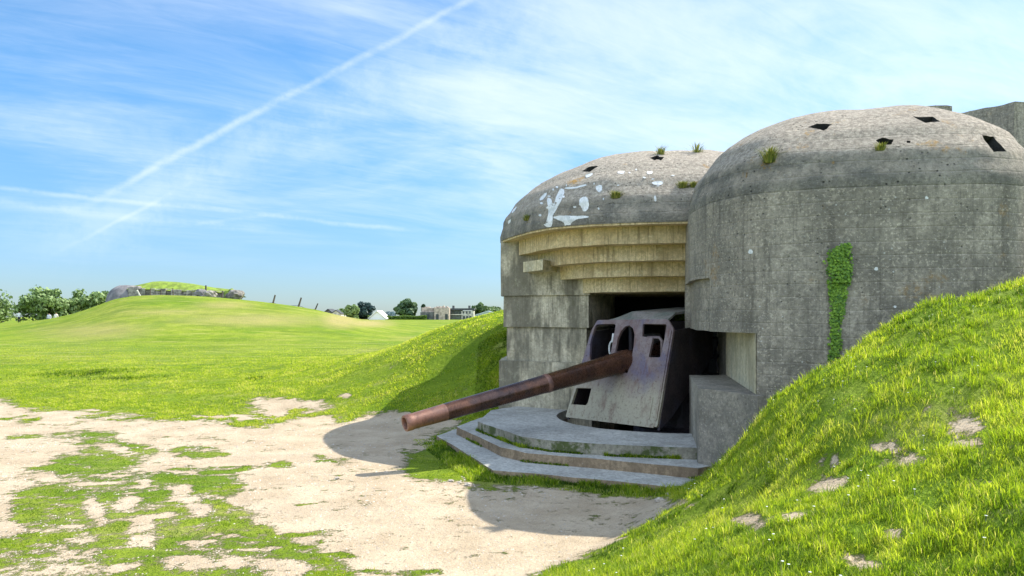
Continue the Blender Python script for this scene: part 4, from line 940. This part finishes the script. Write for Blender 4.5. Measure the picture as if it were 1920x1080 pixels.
# people far off by the trees
def person(px, Y, top, label, cols, hgt=1.7, arm=.1, seed=0):
    x = (px-960)/F*Y; zt = CH+(HY-top)/F*Y; z = zt-hgt
    bm = bmesh.new(); L = bm.verts.layers.skin.verify()
    J = {'pel': (0, 0, .95), 'wa': (0, 0, 1.1), 'ch': (0, 0, 1.35), 'nk': (0, 0, 1.48), 'hd': (0, -.01, 1.58), 'tp': (0, 0, 1.67), 'sl': (-.19, 0, 1.42), 'el': (-.25, .03, 1.14), 'hl': (-.24, -.07, .9), 'sr': (.19, 0, 1.42), 'er': (.25, .03, 1.14), 'hr': (.22, -.1, .92),
         'hpl': (-.1, 0, .9), 'kl': (-.11, -.03, .5), 'al': (-.12, .02, .08), 'tl': (-.12, -.14, .03), 'hpr': (.1, 0, .9), 'kr': (.12, -.05, .5), 'ar': (.14, 0, .08), 'tr': (.15, -.16, .03)}
    R = {'pel': .15, 'wa': .13, 'ch': .16, 'nk': .06, 'hd': .1, 'tp': .07, 'sl': .07, 'el': .05, 'hl': .035, 'sr': .07, 'er': .05, 'hr': .035, 'hpl': .1, 'kl': .065, 'al': .045, 'tl': .035, 'hpr': .1, 'kr': .065, 'ar': .045, 'tr': .035}
    vv = {}
    for k, c in J.items(): v = bm.verts.new(c); v[L].radius = (R[k], R[k]*.85); vv[k] = v; v[L].use_root = (k == 'pel')
    for a, b in (('pel', 'wa'), ('wa', 'ch'), ('ch', 'nk'), ('nk', 'hd'), ('hd', 'tp'), ('ch', 'sl'), ('sl', 'el'), ('el', 'hl'), ('ch', 'sr'), ('sr', 'er'), ('er', 'hr'), ('pel', 'hpl'), ('hpl', 'kl'), ('kl', 'al'), ('al', 'tl'), ('pel', 'hpr'), ('hpr', 'kr'), ('kr', 'ar'), ('ar', 'tr')): bm.edges.new((vv[a], vv[b]))
    me = D.meshes.new('person'); bm.to_mesh(me); bm.free(); o = D.objects.new('person', me); C.objects.link(o)
    o.modifiers.new('s', 'SKIN'); o.modifiers.new('d', 'SUBSURF').render_levels = 1
    bpy.context.view_layer.update(); m2 = D.meshes.new_from_object(o.evaluated_get(bpy.context.evaluated_depsgraph_get())); o.modifiers.clear(); o.data = m2
    for c in cols: m2.materials.append(mat('cloth', simple(c, .8, .15)))
    for p in m2.polygons:
        zc = p.center.z; p.material_index = 3 if zc > 1.6 else (2 if zc > 1.48 or (zc < .95 and abs(p.center.x) > .18) else (1 if zc > .98 else 0)); p.use_smooth = True
    s = hgt/1.72; o.scale = (s, s, s); o.location = (x, Y, z); tag(o, label, 'person', 'people by the trees'); return o
SK = (.5, .33, .24)
person(36, 96, 583.5, 'person in a pale top and black trousers standing in the gap between two trees', [(.02, .02, .025), (.75, .75, .72), SK, (.04, .03, .02)], 1.72)
person(92, 92, 586.5, 'person in grey trousers and pale top beside the bushy tree', [(.12, .12, .16), (.6, .6, .66), SK, (.04, .03, .02)], 1.65)
person(105, 91, 585.5, 'person in a cream top standing at the right foot of the bushy tree', [(.35, .3, .28), (.85, .78, .66), SK, (.2, .12, .06)], 1.65)

# pebbles on the trodden ground
M_peb = mat('pebble_stone', simple((.42, .37, .3)))
for i, (px, py, s_, l) in enumerate(((1236, 952, .12, 'flat pale stone nearest the grass bank in the shade below the steps'), (1255, 938, .09, 'small stone just right of the flat pale stone below the steps'), (878, 913, .10, 'pale stone left of the shadow tip in front of the platform'), (846, 905, .08, 'small pale stone on the earth below the grass tongue'), (862, 908, .06, 'tiny stone between the two pale stones below the grass tongue'), (632, 903, .07, 'tiny grey stone left of the barrel shadow'))):
    g_ = G(px, py); o = rock('stone', px, py, s_, s_*.5, g_.y, l, M_peb, 'loose stones on the bare ground', seed=i+10, cat='stone')

# ---------------------------------------------------------------- grass blades
def build_grass():
    P_, N_ = [], []
    def samp(n, y0, y1, xl, xr, p=1.6):
        u = rng.random(n); y = (y0**(1-p)+(y1**(1-p)-y0**(1-p))*u)**(1/(1-p)); x = xl(y)+(xr(y)-xl(y))*rng.random(n); return x, y
    X = []; Y = []; H = []; Wd = []; Tt = []; Sp = []
    solid = [SR, offset(BLK, -.02), offset(WL, -.14), R1]
    def put(x, y, hgt, wd, thr, clump=.0, shift=0., tuf=1., zfix=None):
        z = height(x, y, False) if zfix is None else np.full(len(x), zfix); g = cover(x, y, z) if zfix is None else np.ones(len(x)); k = g+.9*(rng.random(len(x))-.5) > thr+.1
        for s in (solid if zfix is None else ()): k &= ~inside(s, x, y)
        x, y, z, g = x[k], y[k], z[k], g[k]; n = len(x)
        c = fbm(x*1.1, y*1.1, 7.7, 3); c2 = fbm(x*6, y*6, 1.9, 2)
        edge = np.clip(g*1.6+.3, .35, 1)
        h = hgt*(.45+.75*rng.random(n))*(1+clump*(c*1.0+c2*.9))*edge; h = np.clip(h, hgt*.2, hgt*1.6)
        tt = np.clip(.5+.62*c+.42*c2+.16*rng.normal(size=n)+shift+(1-edge)*.2, 0, .92)
        c3 = fbm(x*2.3+5, y*2.3, 4.9, 3); dk = sstep(.18, .42, c3); tt = np.clip(tt-.38*dk, 0, .92); h = h*(1-.35*dk)
        tt = np.where(rng.random(n) < .05+.10*(c2 > .45), .9+.1*rng.random(n), tt)
        X.append(x); Y.append(y); H.append(h); Wd.append(wd*(.7+.6*rng.random(n))*np.ones(n)); Tt.append(tt); Sp.append(z)
    xlr = lambda y: -.2-.05*y; 
    # right bank, near
    x, y = samp(300000, 2.0, 11.4, lambda y: np.where(y < 7, -2.0+.1*y, -.3+.0*y), lambda y: .74*y+1.2, 1.5)
    zz = near_z(x, y); k = zz > .0; x, y = x[k], y[k]; k = (x > .9) | (y < 9); x, y = x[k], y[k]
    put(x, y, .042, .0055, .05, .9)
    nc = 13000; cx, cy = samp(nc, 2.0, 11.4, lambda y: np.where(y < 7, -2.0+.1*y, -.3+.0*y), lambda y: .74*y+1.2, 1.4); k = (near_z(cx, cy) > .05) & ((cx > .9) | (cy < 9)); cx, cy = cx[k], cy[k]; nc = len(cx)
    per = 24; rad = .02+.07*rng.random(nc); hc = .055+.085*rng.random(nc)**1.6; tc = .2*rng.normal(size=nc)
    for j in range(3):          # three height classes of tuft
        m = (np.arange(nc) % 3) == j; mm = np.repeat(np.arange(nc)[m], per); a = rng.random(len(mm))*6.283; q = rad[mm]*np.sqrt(rng.random(len(mm)))
        put(cx[mm]+np.cos(a)*q, cy[mm]+np.sin(a)*q, (.05, .07, .10)[j], .0062, .0, .4, (.1, .02, -.1)[j])
    # long grass along the foot of the wing wall
    ringp = [p for p in SR if p.y < 11.4 and p.x > 2.6 and p.x < 9.2]; n = 26000; i = rng.integers(0, len(ringp), n); rp = np.array([(p.x, p.y) for p in ringp])[i]
    d = np.abs(rng.normal(size=n))*.22; x = rp[:, 0]-.25*d+rng.normal(size=n)*.08; y = rp[:, 1]-d; put(x, y, .15, .008, -1, .8, -.12)
    # low islands on the trodden ground
    x, y = samp(330000, 5, 17.8, lambda y: -.74*y-.8, lambda y: np.minimum(-.05*y+.2, .2), 1.3); put(x, y, .026, .0075, .2, .7, -.36)
    # grass under the steps
    x = rng.uniform(-2.4, 3.0, 60000); y = rng.uniform(9.6, 14.8, 60000); k = inside(offset(R1, -.45), x, y) & ~inside(R1, x, y); put(x[k], y[k], .085, .009, -9, .8, -.18)
    e1 = np.array([(p.x, p.y) for p in resample(ccw(R1), .05) if p.y < 15 and p.x < 2.9]); i = rng.integers(0, len(e1), 9000); q = e1[i]+rng.normal(size=(9000, 2))*.07; put(q[:, 0], q[:, 1], .12, .009, -9, .8, -.15)
    for R, zz, nn in ((R3, .25, 7000), (R2, .10, 3500)):
        e1 = np.array([(p.x, p.y) for p in resample(ccw(R), .04) if p.y < 14.6 and p.x < 2.7]); i = rng.integers(0, len(e1), nn); q = e1[i]; kk = fbm(q[:, 0]*2.2, q[:, 1]*2.2, zz*9, 3) > (-.08 if zz > .2 else .12); q = q[kk]; q = q+rng.normal(size=q.shape)*.018
        kk = ~inside(R, q[:, 0], q[:, 1]); q = q[kk]; put(q[:, 0], q[:, 1], .07, .009, -9, .8, -.25, zfix=zz)
    # left bank and lawn
    x, y = samp(330000, 16.3, 46, lambda y: -.72*y-1, lambda y: np.full_like(y, .2)+.0*y, 1.7); k = rng.random(len(x)) < 1-sstep(26, 45, y)*.9; x, y = x[k], y[k]; put(x, y, .045, .015, .1, 1.0, .05)
    for (qx, qy, rx, ry, nn, hh) in ((165, 706, 1.5, 1.0, 5200, .09), (240, 714, 1.6, .5, 1800, .07), (478, 722, .5, .4, 500, .08)):
        g_ = G(qx, qy, .25); a = rng.random(nn)*6.283; q = np.abs(rng.normal(size=nn))*.6; put(g_.x+np.cos(a)*q*rx, g_.y+np.sin(a)*q*ry, hh, .016, -1, .8, -.32)
    k = 20000; x = rng.uniform(-.9, .15, k); y = rng.uniform(16.6, 20, k); put(x, y, .06, .014, -1, .8)
    x = np.concatenate(X); y = np.concatenate(Y); h = np.concatenate(H); wd = np.concatenate(Wd); tt = np.concatenate(Tt); z = np.concatenate(Sp)
    n = len(x); print('blades', n)
    wd = wd*np.clip(y/8, .75, 1.3)
    a = rng.random(n)*2*np.pi; ln = .25+.55*rng.random(n); lx, ly = np.cos(a)*ln, np.sin(a)*ln; b = a+np.pi/2+rng.normal(size=n)*.5; sx, sy = np.cos(b)*wd*.5, np.sin(b)*wd*.5
    z0 = z-.012
    v = np.empty((n, 5, 3)); 
    v[:, 0] = np.stack([x-sx, y-sy, z0], 1); v[:, 1] = np.stack([x+sx, y+sy, z0], 1)
    mx, my, mz = x+lx*h*.35, y+ly*h*.35, z0+h*.62
    v[:, 2] = np.stack([mx+sx*.85, my+sy*.85, mz], 1); v[:, 3] = np.stack([mx-sx*.85, my-sy*.85, mz], 1)
    v[:, 4] = np.stack([x+lx*h*1.0, y+ly*h*1.0, z0+h*(1.05-.25*ln)], 1)
    b0 = np.arange(n)*5; loops = np.stack([b0, b0+1, b0+2, b0+3, b0+3, b0+2, b0+4], 1).ravel().astype(np.int32)
    ls = np.stack([np.arange(n)*7, np.arange(n)*7+4], 1).ravel().astype(np.int32)
    me = D.meshes.new('grass'); me.vertices.add(5*n); me.vertices.foreach_set('co', v.ravel()); me.loops.add(len(loops)); me.loops.foreach_set('vertex_index', loops); me.polygons.add(2*n); me.polygons.foreach_set('loop_start', ls); me.update(calc_edges=True)
    at_ = me.attributes.new('tint', 'FLOAT', 'POINT'); at_.data.foreach_set('value', np.repeat(tt, 5).astype(np.float32)); me.materials.append(M_blade)
    o = D.objects.new('grass', me); C.objects.link(o); tag(o, 'bright green grass covering the banks and the islands in the bare ground', 'grass', kind='stuff')
build_grass()
# loose gravel on the trodden ground
def gravel():
    n = 26000; u = rng.random(n); y = 1/(1/5.+(1/19.-1/5.)*u); x = (-.76*y-1)+rng.random(n)*(.76*y+1+np.where(y < 9, y*.08, .6)); z = height(x, y, False); g = cover(x, y, z)
    k = (g < .1+.3*rng.random(n)) & (near_z(x, y) < .06) & ~inside(R1, x, y) & (fbm(x*1.3, y*1.3, 4.4, 3)+.35*rng.random(n) > .0); x, y, z = x[k], y[k], z[k]; n = len(x)
    r_ = (.004+.012*rng.random(n)**2.2)*np.clip(y/9, .8, 1.6); base = np.array([(1, 0, 0), (.3, .9, 0), (-.8, .6, 0), (-.7, -.7, 0), (.4, -.9, 0), (.1, .1, .75)])
    v = base[None]*(r_[:, None, None]*(.7+.6*rng.random((n, 6, 1))))+np.stack([x, y, z-.001], 1)[:, None]
    f = []; b = np.arange(n)[:, None]*6
    tri = np.array([(0, 1, 5), (1, 2, 5), (2, 3, 5), (3, 4, 5), (4, 0, 5)]); loops = (b[:, None, :]+tri[None]).reshape(-1).astype(np.int32)
    me = D.meshes.new('gravel'); me.vertices.add(6*n); me.vertices.foreach_set('co', v.reshape(-1)); me.loops.add(len(loops)); me.loops.foreach_set('vertex_index', loops); me.polygons.add(5*n); me.polygons.foreach_set('loop_start', np.arange(0, 15*n, 3, dtype=np.int32)); me.update(calc_edges=True)
    me.materials.append(M_peb); o = D.objects.new('gravel', me); C.objects.link(o); tag(o, 'fine loose gravel scattered over the trodden earth', 'gravel', kind='stuff')
gravel()
# daisies
def daisies():
    n = 420; x = rng.uniform(0, 8, n); y = rng.uniform(2.6, 10.5, n); z = height(x, y, False); g = cover(x, y, z); k = (g > .3) & (z > .15) & ~inside(SR, x, y); x, y, z = x[k], y[k], z[k]
    mb = MB()
    for a, b, c in zip(x, y, z):
        p = Vector((a, b, c+random.uniform(.04, .08))); r = .009
        mb.add([p]+[p+Vector((math.cos(q)*r, math.sin(q)*r, -.002)) for q in [6.283*i/7 for i in range(7)]], [(0, i+1, (i+1) % 7+1) for i in range(7)])
        mb.add([(a, b, c), (a+.002, b, c), p], [(0, 1, 2)])
    o = mb.obj('daisies', M_white); tag(o, 'tiny white daisies scattered over the right bank', 'flowers', kind='stuff')
daisies()
